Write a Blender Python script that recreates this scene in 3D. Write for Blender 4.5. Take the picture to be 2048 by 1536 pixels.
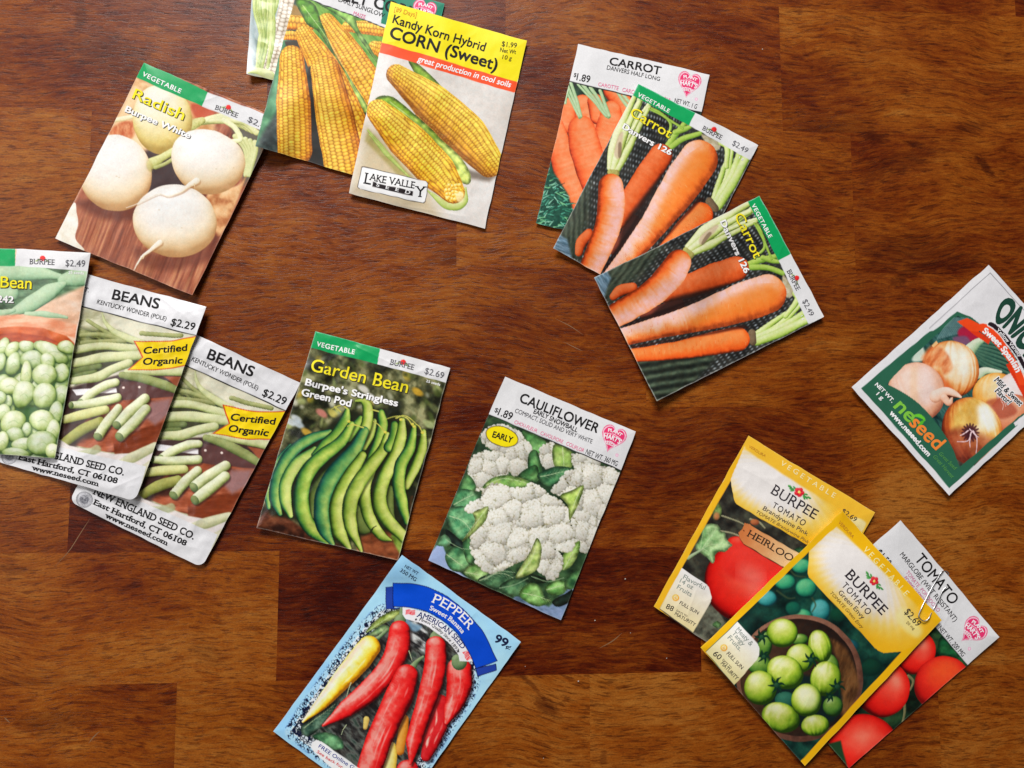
import bpy, math, random
import numpy as np
from mathutils import Matrix, Vector

sc = bpy.context.scene
COL = sc.collection
for o in list(bpy.data.objects):
    bpy.data.objects.remove(o)

# ------------------------------------------------------------------ camera
# The table plane is z = 0.  The phone hung about 44 cm above it, tipped a few degrees.
F, CX, CY = 1479.0, 1024.0, 768.0
TILT = np.array([-0.070, 0.085, 1.0])
UNIT = 0.0826 / 0.187
NH = TILT / np.linalg.norm(TILT)
HGT = UNIT / np.linalg.norm(TILT)
WZ = -NH                                     # table up, in camera axes (x right, y down, z forward)
WX = np.array([1.0, 0, 0]); WX = WX - WX.dot(WZ) * WZ; WX /= np.linalg.norm(WX)
WY = np.cross(WZ, WX)
RW = np.array([WX, WY, WZ])                  # camera axes -> world axes
CAMP = np.array([0.0, 0.0, HGT])

def world(px, py, z=0.0):
    """A point of the photograph lifted onto the height z above the table."""
    px = np.asarray(px, float); py = np.asarray(py, float)
    d = np.stack([(px - CX) / F, (py - CY) / F, np.ones_like(px)], -1) @ RW.T
    t = (z - HGT) / d[..., 2]
    return CAMP + d * t[..., None]

def pixel(x, y):
    """Where a point of the table lies in the photograph (vectorised)."""
    P = np.stack([np.asarray(x, float), np.asarray(y, float), np.full(np.shape(x), -HGT)], -1) @ RW
    return CX + F * P[..., 0] / P[..., 2], CY + F * P[..., 1] / P[..., 2]

cam_d = bpy.data.cameras.new('camera')
cam = bpy.data.objects.new('camera', cam_d); COL.objects.link(cam)
cam_d.sensor_width = 36.0; cam_d.lens = 36.0 * F / 2048.0
cam_d.clip_start = 0.01; cam_d.clip_end = 50
R3 = Matrix(((RW[0][0], -RW[0][1], -RW[0][2]), (RW[1][0], -RW[1][1], -RW[1][2]), (RW[2][0], -RW[2][1], -RW[2][2])))
cam.matrix_world = Matrix.Translation(Vector(CAMP)) @ R3.to_4x4()
sc.camera = cam
cam_d.dof.use_dof = False

# ------------------------------------------------------------------ light
wd = bpy.data.worlds.new('World'); sc.world = wd; wd.use_nodes = True
bg = wd.node_tree.nodes['Background']
bg.inputs[0].default_value = (1,1,1,1); bg.inputs[1].default_value = 0.07

def area(name, loc, target, sx, sy, power, col):
    l = bpy.data.lights.new(name, 'AREA'); l.shape = 'RECTANGLE'; l.size = sx; l.size_y = sy
    l.energy = power; l.color = col
    o = bpy.data.objects.new(name, l); COL.objects.link(o)
    o.location = loc
    o.rotation_euler = (Vector(target) - Vector(loc)).to_track_quat('-Z', 'Y').to_euler()
    return o
area('window_light', (-0.50, 2.05, 1.60), (0, 0, 0), 1.05, 0.85, 92, (1.0, 0.985, 0.975))
area('fill_light', (-2.1, 0.45, 1.9), (0, 0, 0), 1.4, 1.4, 24, (1.0, 0.98, 0.965))  # added fill lamp, no seen source: softens the shadows and brightens the left

vs = sc.view_settings
sc.display_settings.display_device = 'sRGB'
vs.view_transform = 'Standard'; vs.look = 'None'; vs.exposure = 0.0; vs.gamma = 1.0
vs.use_curve_mapping = False
sc.render.engine = 'CYCLES'
sc.cycles.max_bounces = 5

# ------------------------------------------------------------------ small helpers
def lin(c):
    c = np.asarray(c, float) / 255.0
    return np.where(c <= 0.04045, c / 12.92, ((c + 0.055) / 1.055) ** 2.4)

def tag(o, label=None, cat=None, group=None, kind=None):
    if label: o['label'] = label
    if cat: o['category'] = cat
    if group: o['group'] = group
    if kind: o['kind'] = kind
    return o

def mesh_obj(name, co, faces, mat, parent=None, smooth=True, colors=None):
    """co (n,3); faces: (m,4) array or list of lists."""
    me = bpy.data.meshes.new(name)
    if isinstance(faces, np.ndarray):
        n, m, k = len(co), len(faces), faces.shape[1]
        me.vertices.add(n); me.vertices.foreach_set('co', np.asarray(co, np.float32).ravel())
        me.loops.add(m * k); me.loops.foreach_set('vertex_index', faces.astype(np.int32).ravel())
        me.polygons.add(m); me.polygons.foreach_set('loop_start', np.arange(0, m * k, k, dtype=np.int32))
        me.update(calc_edges=True)
        me.validate()
    else:
        me.from_pydata([tuple(map(float, v)) for v in co], [], faces); me.update()
    if smooth:
        me.polygons.foreach_set('use_smooth', [True] * len(me.polygons))
    if colors is not None:
        at = me.color_attributes.new('print', 'FLOAT_COLOR', 'POINT')
        c4 = np.ones((len(co), 4), np.float32); c4[:, :3] = colors
        at.data.foreach_set('color', c4.ravel())
    me.materials.append(mat)
    o = bpy.data.objects.new(name, me); COL.objects.link(o)
    if parent: o.parent = parent
    return o

# --- noise
def _h(ix, iy, s):
    n = (ix.astype(np.int64) * 374761393 + iy.astype(np.int64) * 668265263 + s * 2147483647 + 1013904223) & 0xFFFFFFFF
    n = ((n ^ (n >> 13)) * 1274126177) & 0xFFFFFFFF
    n = ((n ^ (n >> 16)) * 2246822519) & 0xFFFFFFFF
    return ((n ^ (n >> 15)) & 0xFFFFFF) / float(0xFFFFFF)

def vnoise(x, y, s=0):
    ix = np.floor(x); iy = np.floor(y); fx = x - ix; fy = y - iy
    fx = fx * fx * (3 - 2 * fx); fy = fy * fy * (3 - 2 * fy)
    a = _h(ix, iy, s); b = _h(ix + 1, iy, s); c = _h(ix, iy + 1, s); d = _h(ix + 1, iy + 1, s)
    return (a * (1 - fx) + b * fx) * (1 - fy) + (c * (1 - fx) + d * fx) * fy

def fbm(x, y, s=0, o=4):
    t = 0; w = 0.5; n = 0
    for k in range(o):
        t = t + w * vnoise(x, y, s + k * 17); n += w; x = x * 2.03 + 3.1; y = y * 2.03 + 7.7; w *= 0.5
    return t / n

def worley(x, y, s=0, jit=0.9):
    ix = np.floor(x); iy = np.floor(y)
    f1 = np.full(np.shape(x), 9.0); f2 = f1.copy(); idc = np.zeros(np.shape(x)); vx = np.zeros(np.shape(x)); vy = vx.copy()
    for dx in (-1, 0, 1):
        for dy in (-1, 0, 1):
            cx = ix + dx; cy = iy + dy
            qx = cx + 0.5 + (_h(cx, cy, s) - .5) * jit; qy = cy + 0.5 + (_h(cx, cy, s + 5) - .5) * jit
            d = np.hypot(x - qx, y - qy)
            cl = d < f1
            f2 = np.where(cl, f1, np.minimum(f2, d))
            idc = np.where(cl, _h(cx, cy, s + 9), idc)
            vx = np.where(cl, x - qx, vx); vy = np.where(cl, y - qy, vy)
            f1 = np.where(cl, d, f1)
    return f1, f2, idc, vx, vy

def sstep(a, b, x):
    t = np.clip((x - a) / (b - a), 0, 1); return t * t * (3 - 2 * t)

def catmull(pts, n, closed=False):
    P = np.asarray(pts, float)
    if len(P) < 3 and not closed:
        t = np.linspace(0, 1, n)[:, None]; return P[0] * (1 - t) + P[-1] * t
    if closed:
        Q = np.vstack([P[-1], P, P[0], P[1]]); k = len(P)
    else:
        Q = np.vstack([2 * P[0] - P[1], P, 2 * P[-1] - P[-2]]); k = len(P) - 1
    u = np.linspace(0, k, n, endpoint=not closed)
    i = np.minimum(u.astype(int), k - 1); t = (u - i)[:, None]
    a, b, c, d = Q[i], Q[i + 1], Q[i + 2], Q[i + 3]
    return .5 * ((2 * b) + (c - a) * t + (2 * a - 5 * b + 4 * c - d) * t ** 2 + (3 * b - a - 3 * c + d) * t ** 3)

def homog(src, dst):
    A = []; B = []
    for (x, y), (u, v) in zip(src, dst):
        A.append([x, y, 1, 0, 0, 0, -u * x, -u * y]); B.append(u)
        A.append([0, 0, 0, x, y, 1, -v * x, -v * y]); B.append(v)
    h = np.linalg.solve(np.array(A, float), np.array(B, float))
    return np.append(h, 1).reshape(3, 3)

def happly(H, x, y):
    w = H[2, 0] * x + H[2, 1] * y + H[2, 2]
    return (H[0, 0] * x + H[0, 1] * y + H[0, 2]) / w, (H[1, 0] * x + H[1, 1] * y + H[1, 2]) / w

def ramp(t, cols):
    cols = np.asarray(cols, float)
    k = len(cols) - 1; u = np.clip(t, 0, 1) * k
    i = np.minimum(u.astype(int), k - 1); f = (u - i)[..., None]
    return cols[i] * (1 - f) + cols[i + 1] * f

LIGHT = np.array([-0.35, -0.6, 0.72]); LIGHT = LIGHT / np.linalg.norm(LIGHT)

class Ink:
    """The printed artwork of one packet, laid down shape by shape in the packet's own frame."""
    def __init__(s, X, Y):
        s.X = X; s.Y = Y; s.C = np.full((len(X), 3), 255.0)
    def idx(s, P, pad):
        x0, y0 = P.min(0) - pad; x1, y1 = P.max(0) + pad
        return np.nonzero((s.X > x0) & (s.X < x1) & (s.Y > y0) & (s.Y < y1))[0]
    def put(s, i, col, a):
        s.C[i] = s.C[i] * (1 - a[:, None]) + np.asarray(col, float) * a[:, None]
    def sdf(s, P, i):
        x = s.X[i]; y = s.Y[i]; d2 = np.full(len(i), 1e18); ins = np.zeros(len(i), bool)
        n = len(P)
        for k in range(n):
            ax, ay = P[k]; bx, by = P[(k + 1) % n]
            ex, ey = bx - ax, by - ay; wx = x - ax; wy = y - ay
            t = np.clip((wx * ex + wy * ey) / (ex * ex + ey * ey + 1e-9), 0, 1)
            d2 = np.minimum(d2, (wx - ex * t) ** 2 + (wy - ey * t) ** 2)
            c = ((ay > y) != (by > y))
            if ey != 0: ins ^= c & (x < ax + (y - ay) * ex / ey)
        d = np.sqrt(d2)
        return np.where(ins, -d, d)
    def fill(s, pts, col, soft=3.0, smooth=0, a=1.0, rough=0, rs=20.0, seed=1):
        P = np.asarray(pts, float)
        if smooth: P = catmull(P, smooth, True)
        i = s.idx(P, soft + rough + 2)
        if not len(i): return i
        d = s.sdf(P, i)
        if rough: d = d + rough * (fbm(s.X[i] / rs, s.Y[i] / rs, seed) - .5) * 2
        al = sstep(soft / 2, -soft / 2, d) * a
        c = col(s.X[i], s.Y[i]) if callable(col) else col
        s.put(i, c, al)
        return i
    def grad(s, pts, p0, c0, p1, c1, soft=3.0, smooth=0, nz=0, ns=30., seed=3, a=1.0):
        p0 = np.array(p0, float); e = np.array(p1, float) - p0
        def f(x, y):
            t = ((x - p0[0]) * e[0] + (y - p0[1]) * e[1]) / (e @ e)
            if nz: t = t + nz * (fbm(x / ns, y / ns, seed) - .5)
            return ramp(t, [c0, c1])
        return s.fill(pts, f, soft, smooth, a)
    def wash(s, cols, sx, sy=None, seed=2, ang=0, o=4, con=1.0):
        """the whole sheet mottled between colours"""
        sy = sy or sx; c, q = math.cos(ang), math.sin(ang)
        u = (s.X * c + s.Y * q) / sx; v = (-s.X * q + s.Y * c) / sy
        s.C[:] = ramp((fbm(u, v, seed, o) - .5) * 1.8 * con + .5, cols)
    def mottle(cols, sx, sy=None, seed=2, ang=0, con=1.0):
        sy = sy or sx; c, q = math.cos(ang), math.sin(ang)
        def f(x, y):
            return ramp((fbm((x * c + y * q) / sx, (-x * q + y * c) / sy, seed) - .5) * 1.8 * con + .5, cols)
        return f
    def axis(s, pts, rad, m=36, pad=4):
        P = catmull(pts, m)
        r = np.interp(np.linspace(0, 1, m), np.linspace(0, 1, len(rad)), rad) if np.ndim(rad) else np.full(m, float(rad))
        i = s.idx(P, r.max() + pad)
        if not len(i): return None
        x = s.X[i]; y = s.Y[i]
        best = np.full(len(i), 1e9); S = np.zeros(len(i)); s.AL = np.zeros(len(i)); nx = S.copy(); ny = S.copy(); la = S.copy(); rr = S + 1
        for k in range(m - 1):
            ax, ay = P[k]; ex, ey = P[k + 1] - P[k]
            L2 = ex * ex + ey * ey + 1e-9
            tr = ((x - ax) * ex + (y - ay) * ey) / L2; t = np.clip(tr, 0, 1)
            tr = np.clip(tr, -1e9 if k == 0 else 0, 1e9 if k == m - 2 else 1)
            dx = x - ax - ex * t; dy = y - ay - ey * t
            rk = r[k] * (1 - t) + r[k + 1] * t
            q = np.hypot(dx, dy) / rk
            b = q < best
            s.AL = np.where(b, k + tr, s.AL)
            best = np.where(b, q, best); S = np.where(b, (k + t) / (m - 1), S)
            nx = np.where(b, dx / rk, nx); ny = np.where(b, dy / rk, ny); rr = np.where(b, rk, rr)
            la = np.where(b, (dy * ex - dx * ey) / math.sqrt(L2) / rk, la)
        ln = np.sum(np.hypot(*(P[1:] - P[:-1]).T))
        return i, best, S, nx, ny, la, rr, ln
    def tube(s, pts, rad, cols, soft=3.0, m=36, L=LIGHT, amb=.18, nz=.10, ns=14., spec=0, sc_=(255, 255, 250), seed=5,
             a=1.0, rim=0, bands=None, shade=None):
        q = s.axis(pts, rad, m)
        if q is None: return
        i, d, S, nx, ny, la, rr, ln = q
        al = sstep(1, -1, (d - 1) * rr / (soft / 2)) * a
        k = al > 0.003
        if not k.any(): return
        i, d, S, nx, ny, la, rr, al = i[k], d[k], S[k], nx[k], ny[k], la[k], rr[k], al[k]; AL = s.AL[k] / (m - 1)
        nzv = np.sqrt(np.clip(1 - nx * nx - ny * ny, 0, 1))
        l = nx * L[0] + ny * L[1] + nzv * L[2]
        t = amb + (1 - amb) * np.clip((l + .25) / 1.25, 0, 1)
        if nz:
            t = t + nz * (fbm(s.X[i] / ns, s.Y[i] / ns, seed) - .5) * 2
        if rim: t = t - rim * np.clip(d, 0, 1) ** 4
        if bands: t = t + bands[1] * (vnoise(S * ln / bands[0], la * .8, seed + 3) - .5) * 2
        c = ramp(t, cols)
        if shade is not None:
            c = shade(c, AL, la, d, s.X[i], s.Y[i], ln, rr)
        if spec:
            h = np.clip(l, 0, 1) ** 18 * spec
            c = c * (1 - h[:, None]) + np.asarray(sc_, float) * h[:, None]
        s.put(i, c, al)
    def ball(s, x, y, rx, ry, cols, rot=0, soft=3.0, L=LIGHT, amb=.15, nz=.08, ns=25., spec=0, seed=4, sc_=(255, 255, 250), a=1.0, rim=0, power=14, stripes=None, egg=0):
        c, q = math.cos(rot), math.sin(rot); R = max(rx, ry) * 1.2
        i = s.idx(np.array([[x - R, y - R], [x + R, y + R]]), 3)
        if not len(i): return
        dx = s.X[i] - x; dy = s.Y[i] - y
        u = (dx * c + dy * q) / rx; v = (-dx * q + dy * c) / ry
        if egg: u = u * (1 + egg * v)
        d = np.hypot(u, v)
        al = sstep(1, -1, (d - 1) * min(rx, ry) / (soft / 2)) * a
        k = al > .003
        if not k.any(): return
        i, u, v, d, al = i[k], u[k], v[k], d[k], al[k]
        w = np.sqrt(np.clip(1 - d * d, 0, 1)); nx = u * c - v * q; ny = u * q + v * c
        l = nx * L[0] + ny * L[1] + w * L[2]
        t = amb + (1 - amb) * np.clip((l + .25) / 1.25, 0, 1)
        if nz: t = t + nz * (fbm(s.X[i] / ns, s.Y[i] / ns, seed) - .5) * 2
        if rim: t = t - rim * d ** 5
        if stripes: t = t + stripes[1] * (vnoise(np.arctan2(u, w + .3) * stripes[0], v * 1.5, seed) - .5) * 2
        cc = ramp(t, cols)
        if spec:
            h = np.clip(l, 0, 1) ** power * spec
            cc = cc * (1 - h[:, None]) + np.asarray(sc_, float) * h[:, None]
        s.put(i, cc, al)
    def line(s, pts, w, col, soft=2.5, a=1.0, m=24):
        s.tube(pts, w if np.ndim(w) else [w, w], [col, col], soft=soft, m=m, nz=0, a=a)
    def leaf(s, pts, c0, c1, mid=None, soft=4., seed=1, vein=(200, 215, 170)):
        P = np.asarray(pts, float); ce = P.mean(0)
        s.fill(pts, lambda x, y: ramp(.5 + (fbm(x / 45, y / 45, seed) - .5) * 2.2 + ((y - ce[1]) + (x - ce[0])) * .0016, [c0, c1]), soft, 40)
        Q = catmull(P, 40, True); i = s.idx(Q, 2)
        if len(i):
            d = s.sdf(Q, i); x, y = s.X[i], s.Y[i]
            wv = np.sin((x * .6 + y) / 13 + 7 * fbm(x / 60, y / 60, seed + 2)) * .10 + (fbm(x / 16, y / 16, seed + 4) - .5) * .30
            k = np.clip(1 + wv - .38 * sstep(-22, 2, d) + .10 * sstep(-10, -26, d), .3, 1.35)
            s.C[i] = np.where((d < 0)[:, None], np.clip(s.C[i] * k[:, None], 0, 250), s.C[i])
        if mid:
            s.line(mid, [2.8, 1.2], vein, soft=4, a=.65)
            M = catmull(mid, 9)
            for j in range(1, 8):
                t = M[min(j + 1, 8)] - M[j - 1]; n = np.array((-t[1], t[0])) * .5
                for sg in (-1, 1): s.line([M[j], M[j] + sg * n * .8 + t * .5], [1.5, .7], vein, soft=4, a=.35, m=4)

def kern(rows, pitch, dark=(176, 104, 30), hi=(255, 232, 150), seed=1, str_=.62):
    """kernels in rows along a cob"""
    pitch = pitch * .74
    def f(c, S, la, d, x, y, ln, rr):
        th = np.arcsin(np.clip(la, -1, 1)) / math.pi * rows + .10 * (fbm(x / 40, y / 40, seed + 8) - .5)
        j = np.floor(th); p = th - j - .5
        v = S * ln / pitch + (j % 2) * .5 + .35 * _h(j, j * 0, seed) + .7 * (fbm(x / 70, y / 70, seed) - .5)
        jj = np.floor(v); q = v - jj - .5
        e = np.hypot(p, q) ** 3 * 4.4 + np.maximum(np.abs(p), np.abs(q)) ** 4 * 5
        b = np.clip(1 - e, 0, 1)
        tone = (_h(j, jj, seed + 3) - .5) * .20
        hl = np.exp(-((p + .10) ** 2 + (q + .14) ** 2) / .035)
        c = c * (1 + tone[:, None])
        bb = b[:, None] ** .7
        c = c * (bb * str_ + 1 - str_) + np.asarray(dark) * ((1 - bb) * str_ * .62)
        c = c * (1 - .34 * hl[:, None]) + np.asarray(hi) * (.34 * hl[:, None])
        return c
    return f

def florets(ink, pts, seed, tone=(1, 1, 1), big=95., small=21., soft=7, dim=1.0, spd=40):
    """a cauliflower head: little round curds gathered into florets"""
    P = catmull(np.asarray(pts, float), spd, True)
    i = ink.idx(P, 24); x = ink.X[i]; y = ink.Y[i]; d = ink.sdf(P, i)
    d = d + 9 * (fbm(x / 16, y / 16, seed + 2) - .5) * 2
    F1, F2, ID, vx, vy = worley(x / big, y / big, seed)
    l = .55 - .35 * vy - .2 * vx - .5 * sstep(.12, 0, F2 - F1)
    ink.put(i, ramp(l * dim, [(96, 92, 58), (150, 146, 112), (188, 184, 160), (210, 208, 192)]), sstep(soft / 2, -soft / 2, d))
    r = random.Random(seed * 7 + 1); (x0, y0), (x1, y1) = P.min(0), P.max(0)
    st = small * .50; ce = P.mean(0); ext = np.ptp(P, 0).max() / 2
    pos = [(x0 + a * st + r.uniform(-.45, .45) * st, y0 + b_ * st + r.uniform(-.45, .45) * st) for b_ in range(int((y1 - y0) / st) + 2) for a in range(int((x1 - x0) / st) + 2)]
    pos = np.array(pos); tmp = Ink(pos[:, 0], pos[:, 1]); al = np.arange(len(pos)); dd = tmp.sdf(P, al)
    pos = pos[dd < 2]; f1, f2, idd, ux, uy = worley(pos[:, 0] / big, pos[:, 1] / big, seed)
    ed = sstep(.0, .22, f2 - f1)
    for k in range(len(pos)):
        px, py = pos[k]
        v = .58 + .34 * ed[k] - .52 * uy[k] - .30 * ux[k] - .16 * (py - ce[1]) / ext + r.uniform(-.06, .06)
        v = max(.2, min(1.0, v)) * dim
        q = r.uniform(.5, .85) * small * (.44 + .20 * ed[k])
        c = np.array([(168, 163, 132), (196, 193, 172), (216, 214, 200), (230, 228, 220)]) * (.60 + .42 * v)
        ink.ball(px, py, q, q * r.uniform(.85, 1.1), np.minimum(c, 250), soft=3, nz=0, amb=.12, L=np.array([-.4, -.6, .69]))

def frame(ox, oy, k):
    return lambda x, y: ((x - ox) * k, (y - oy) * k)
def unframe(ox, oy, k):
    return lambda x, y: (x / k + ox, y / k + oy)
# ------------------------------------------------------------------ materials
def new_mat(name):
    m = bpy.data.materials.new(name); m.use_nodes = True
    return m, m.node_tree, m.node_tree.nodes['Principled BSDF']

def paper_print(name, rough, spec, bump, coat=0.0):
    m, nt, b = new_mat(name)
    at = nt.nodes.new('ShaderNodeAttribute'); at.attribute_name = 'print'
    nt.links.new(at.outputs['Color'], b.inputs['Base Color'])
    b.inputs['Roughness'].default_value = rough; b.inputs['Specular IOR Level'].default_value = spec
    b.inputs['Coat Weight'].default_value = coat; b.inputs['Coat Roughness'].default_value = .28
    tc = nt.nodes.new('ShaderNodeTexCoord'); n = nt.nodes.new('ShaderNodeTexNoise')
    n.inputs['Scale'].default_value = 260; n.inputs['Detail'].default_value = 4
    nt.links.new(tc.outputs['Object'], n.inputs['Vector'])
    bp = nt.nodes.new('ShaderNodeBump'); bp.inputs['Strength'].default_value = bump; bp.inputs['Distance'].default_value = .0004
    nt.links.new(n.outputs['Fac'], bp.inputs['Height']); nt.links.new(bp.outputs['Normal'], b.inputs['Normal'])
    return m
M_GLOSS = paper_print('glossy_printed_paper', .33, .30, .03, .05)
M_MATT = paper_print('matt_printed_paper', .48, .20, .03)
m, nt, b = new_mat('paper_edge'); b.inputs['Base Color'].default_value = (.78, .77, .74, 1); b.inputs['Roughness'].default_value = .7
n = nt.nodes.new('ShaderNodeTexNoise'); n.inputs['Scale'].default_value = 300
r = nt.nodes.new('ShaderNodeMapRange'); r.inputs[3].default_value = .6; r.inputs[4].default_value = .85
nt.links.new(n.outputs['Fac'], r.inputs[0]); mx = nt.nodes.new('ShaderNodeCombineColor')
for k in range(3): nt.links.new(r.outputs[0], mx.inputs[k])
nt.links.new(mx.outputs[0], b.inputs['Base Color'])
M_EDGE = m
INKS = {}
def ink_mat(c):
    c = tuple(c)
    if c not in INKS:
        m, nt, b = new_mat('printing_ink'); l = lin(c)
        n = nt.nodes.new('ShaderNodeTexNoise'); n.inputs['Scale'].default_value = 900
        mix = nt.nodes.new('ShaderNodeMix'); mix.data_type = 'RGBA'
        mix.inputs[6].default_value = (*(l * .92), 1); mix.inputs[7].default_value = (*np.minimum(l * 1.06 + .004, .9), 1)
        nt.links.new(n.outputs['Fac'], mix.inputs[0]); nt.links.new(mix.outputs[2], b.inputs['Base Color'])
        b.inputs['Roughness'].default_value = .55; b.inputs['Specular IOR Level'].default_value = .14
        INKS[c] = m
    return INKS[c]

# ------------------------------------------------------------------ the pile: height of what already lies there
GX0, GY0, GS, GW, GH = -400, -450, 4, 740, 600
GM = np.zeros((GH, GW))
gxx, gyy = np.meshgrid(GX0 + GS * np.arange(GW), GY0 + GS * np.arange(GH))
def box1(a, r, ax):
    k = 2 * r + 1; p = np.pad(a, [(r + 1, r) if i == ax else (0, 0) for i in (0, 1)], mode='edge')
    c = np.cumsum(p, ax)
    return (np.take(c, np.arange(k, c.shape[ax]), ax) - np.take(c, np.arange(0, c.shape[ax] - k), ax)) / k
def drape(inside, r=9):
    a = np.where(inside, GM, 0.0)
    for ax in (0, 1):
        b = a.copy()
        for k in range(-r, r + 1):
            b = np.maximum(b, np.roll(a, k, ax))
        a = b
    for _ in range(2):
        for ax in (0, 1): a = box1(a, r // 2, ax)
    return a
def gsample(G, px, py):
    x = np.clip((px - GX0) / GS, 0, GW - 2.001); y = np.clip((py - GY0) / GS, 0, GH - 2.001)
    i = x.astype(int); j = y.astype(int); fx = x - i; fy = y - j
    return (G[j, i] * (1 - fx) + G[j, i + 1] * fx) * (1 - fy) + (G[j + 1, i] * (1 - fx) + G[j + 1, i + 1] * fx) * fy

TEXTS = []
RES = 1.3
class Packet:
    def __init__(s, label, quad, fr, art, artquad=None, parts=(), mat=None, bulge=1.1, wrinkle=.10, lift=.5, curls=(), seed=1,
                 group=None, round_=0, wear=.2, creases=(), name='seed_packet'):
        s.quad = quad; s.fr = fr
        toart = frame(*fr)
        aq = artquad or [toart(*p) for p in quad]
        sq = [(0, 0), (1, 0), (1, 1), (0, 1)]
        s.Hp = homog(sq, quad); s.Ha = homog(sq, aq); s.Hai = np.linalg.inv(s.Ha)
        Wp = (np.hypot(*np.subtract(quad[1], quad[0])) + np.hypot(*np.subtract(quad[2], quad[3]))) / 2
        Hh = (np.hypot(*np.subtract(quad[3], quad[0])) + np.hypot(*np.subtract(quad[2], quad[1]))) / 2
        s.W, s.H = Wp * .000295, Hh * .000295
        q = random.Random(seed)
        curls = list(curls) + [(cu, cv, q.uniform(.3, 1.9) ** 1.5 * .6, q.uniform(.022, .05)) for cu, cv in ((0, 0), (1, 0), (1, 1), (0, 1))]
        creases = list(creases)
        for _ in range(3):      # faint handling creases running in from the edges
            a = q.choice([0, 1]); t0 = q.random(); d = q.uniform(.08, .3); e = q.uniform(-.2, .2)
            creases.append((t0, a, t0 + e, abs(a - d), q.uniform(.04, .15), .0012) if q.random() < .5 else (a, t0, abs(a - d), t0 + e, q.uniform(.04, .15), .0012))
        s.bulge, s.wr, s.lift, s.curls, s.seed, s.creases = bulge * 1.25, wrinkle * 2.0, lift, curls, seed, creases
        # drape over what is below
        gi = np.linalg.inv(s.Hp); gu, gv = happly(gi, gxx, gyy)
        inside = (gu > -.02) & (gu < 1.02) & (gv > -.02) & (gv < 1.02)
        s.base = drape(inside)
        nu, nv = int(Wp / RES), int(Hh / RES)
        u, v = np.meshgrid(np.linspace(0, 1, nu + 1), np.linspace(0, 1, nv + 1))
        u = u.ravel(); v = v.ravel()
        if round_:
            u, v = s.rounded(u, v, round_)
        X, Y = happly(s.Ha, u, v)
        ink = Ink(X, Y); art(ink)
        # worn white edge of the folded paper
        ed = np.minimum(np.minimum(u, 1 - u) * Wp, np.minimum(v, 1 - v) * Hh)
        wv = sstep(2.2, .4, ed - 2.0 * (fbm(u * 60, v * 60, seed) - .55)) * wear
        C = ink.C * (1 - wv[:, None]) + np.array((226, 222, 218)) * wv[:, None]
        C = C * (1 + .035 * (vnoise(X * .9, Y * .9, 3) - .5) + .05 * (fbm(X / 5, Y / 5, 8, 2) - .5))[:, None]
        T = np.clip(C / 255, 0, 1); T = T * .70 + (T * T * (3 - 2 * T)) * .30
        g = T.mean(1, keepdims=True); C = np.clip(g + (T - g) * 1.07, 0, 1) * 255
        P = s.surf(u, v)
        ctr = world(*happly(s.Hp, np.array(.5), np.array(.5)), 0.0)
        s.root = bpy.data.objects.new(name, None); COL.objects.link(s.root)
        s.root.empty_display_size = .02; s.root.location = tuple(ctr); s.ctr = ctr
        tag(s.root, label, 'seed packet', group)
        idx = np.arange((nu + 1) * (nv + 1)).reshape(nv + 1, nu + 1)
        Fq = np.stack([idx[:-1, :-1], idx[1:, :-1], idx[1:, 1:], idx[:-1, 1:]], -1).reshape(-1, 4)
        fx, fy = X[Fq].mean(1), Y[Fq].mean(1)
        own = np.zeros(len(Fq), int)
        tmp = Ink(fx, fy); al = np.arange(len(fx))
        for k, p in enumerate(parts):
            poly = np.asarray(p[1], float)
            i = tmp.idx(poly, 1)
            own[i[tmp.sdf(poly, i) < 0]] = k + 1
        # the photographs are screened and a little uneven in their ink; flat tints and white paper are not
        pic = np.zeros(len(X))
        for k, p in enumerate(parts):
            if p[0] == 'vegetable_picture': pic[Fq[own == k + 1].ravel()] = 1
        g1 = fbm(X / 11, Y / 11, 21, 3) - .5; g2 = fbm(X / 4.2, Y / 4.2, 22, 2) - .5; g3 = fbm(X / 14, Y / 14, 23, 2) - .5
        C = C * (1 + pic * (.05 * g1 + .045 * g2))[:, None] + (pic * g3 * 7)[:, None] * np.array((1, -.35, -.8))
        A = np.clip(lin(np.clip(C, 0, 255)), 0, .86)
        s.parts = {}
        mat = mat or M_GLOSS
        for k, nm in enumerate(['front_sheet'] + [p[0] for p in parts]):
            f = Fq[own == k]
            if not len(f): continue
            us, inv = np.unique(f, return_inverse=True)
            par = s.root
            if k and len(parts[k - 1]) > 2: par = s.parts[parts[k - 1][2]]
            s.parts[nm] = mesh_obj(nm, P[us] - ctr, inv.reshape(-1, 4), mat, par, True, A[us])
        # back sheet with the folded side edges
        bu, bv = np.meshgrid(np.linspace(0, 1, 25), np.linspace(0, 1, 33)); bu = bu.ravel(); bv = bv.ravel()
        if round_: bu, bv = s.rounded(bu, bv, round_)
        Bk = s.surf(bu, bv, back=True)
        bi = np.arange(25 * 33).reshape(33, 25)
        Bf = np.stack([bi[:-1, :-1], bi[:-1, 1:], bi[1:, 1:], bi[1:, :-1]], -1).reshape(-1, 4)
        ring = np.concatenate([idx[0, :], idx[1:, -1], idx[-1, -2::-1], idx[-2:0:-1, 0]])
        top = P[ring]; low = s.surf(u[ring], v[ring], back=True)
        n0 = len(Bk); m = len(ring); k = np.arange(m); k2 = (k + 1) % m
        St = np.stack([n0 + k, n0 + k2, n0 + m + k2, n0 + m + k], -1)
        s.parts['back_sheet'] = mesh_obj('back_sheet', np.vstack([Bk, top, low]) - ctr, np.vstack([Bf, St]), M_EDGE, s.root, False)
        # pile height
        z = np.zeros(GM.shape); iv = (gu > 0) & (gu < 1) & (gv > 0) & (gv < 1)
        q = s.surf(gu[iv], gv[iv])[:, 2] + .00012
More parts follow.
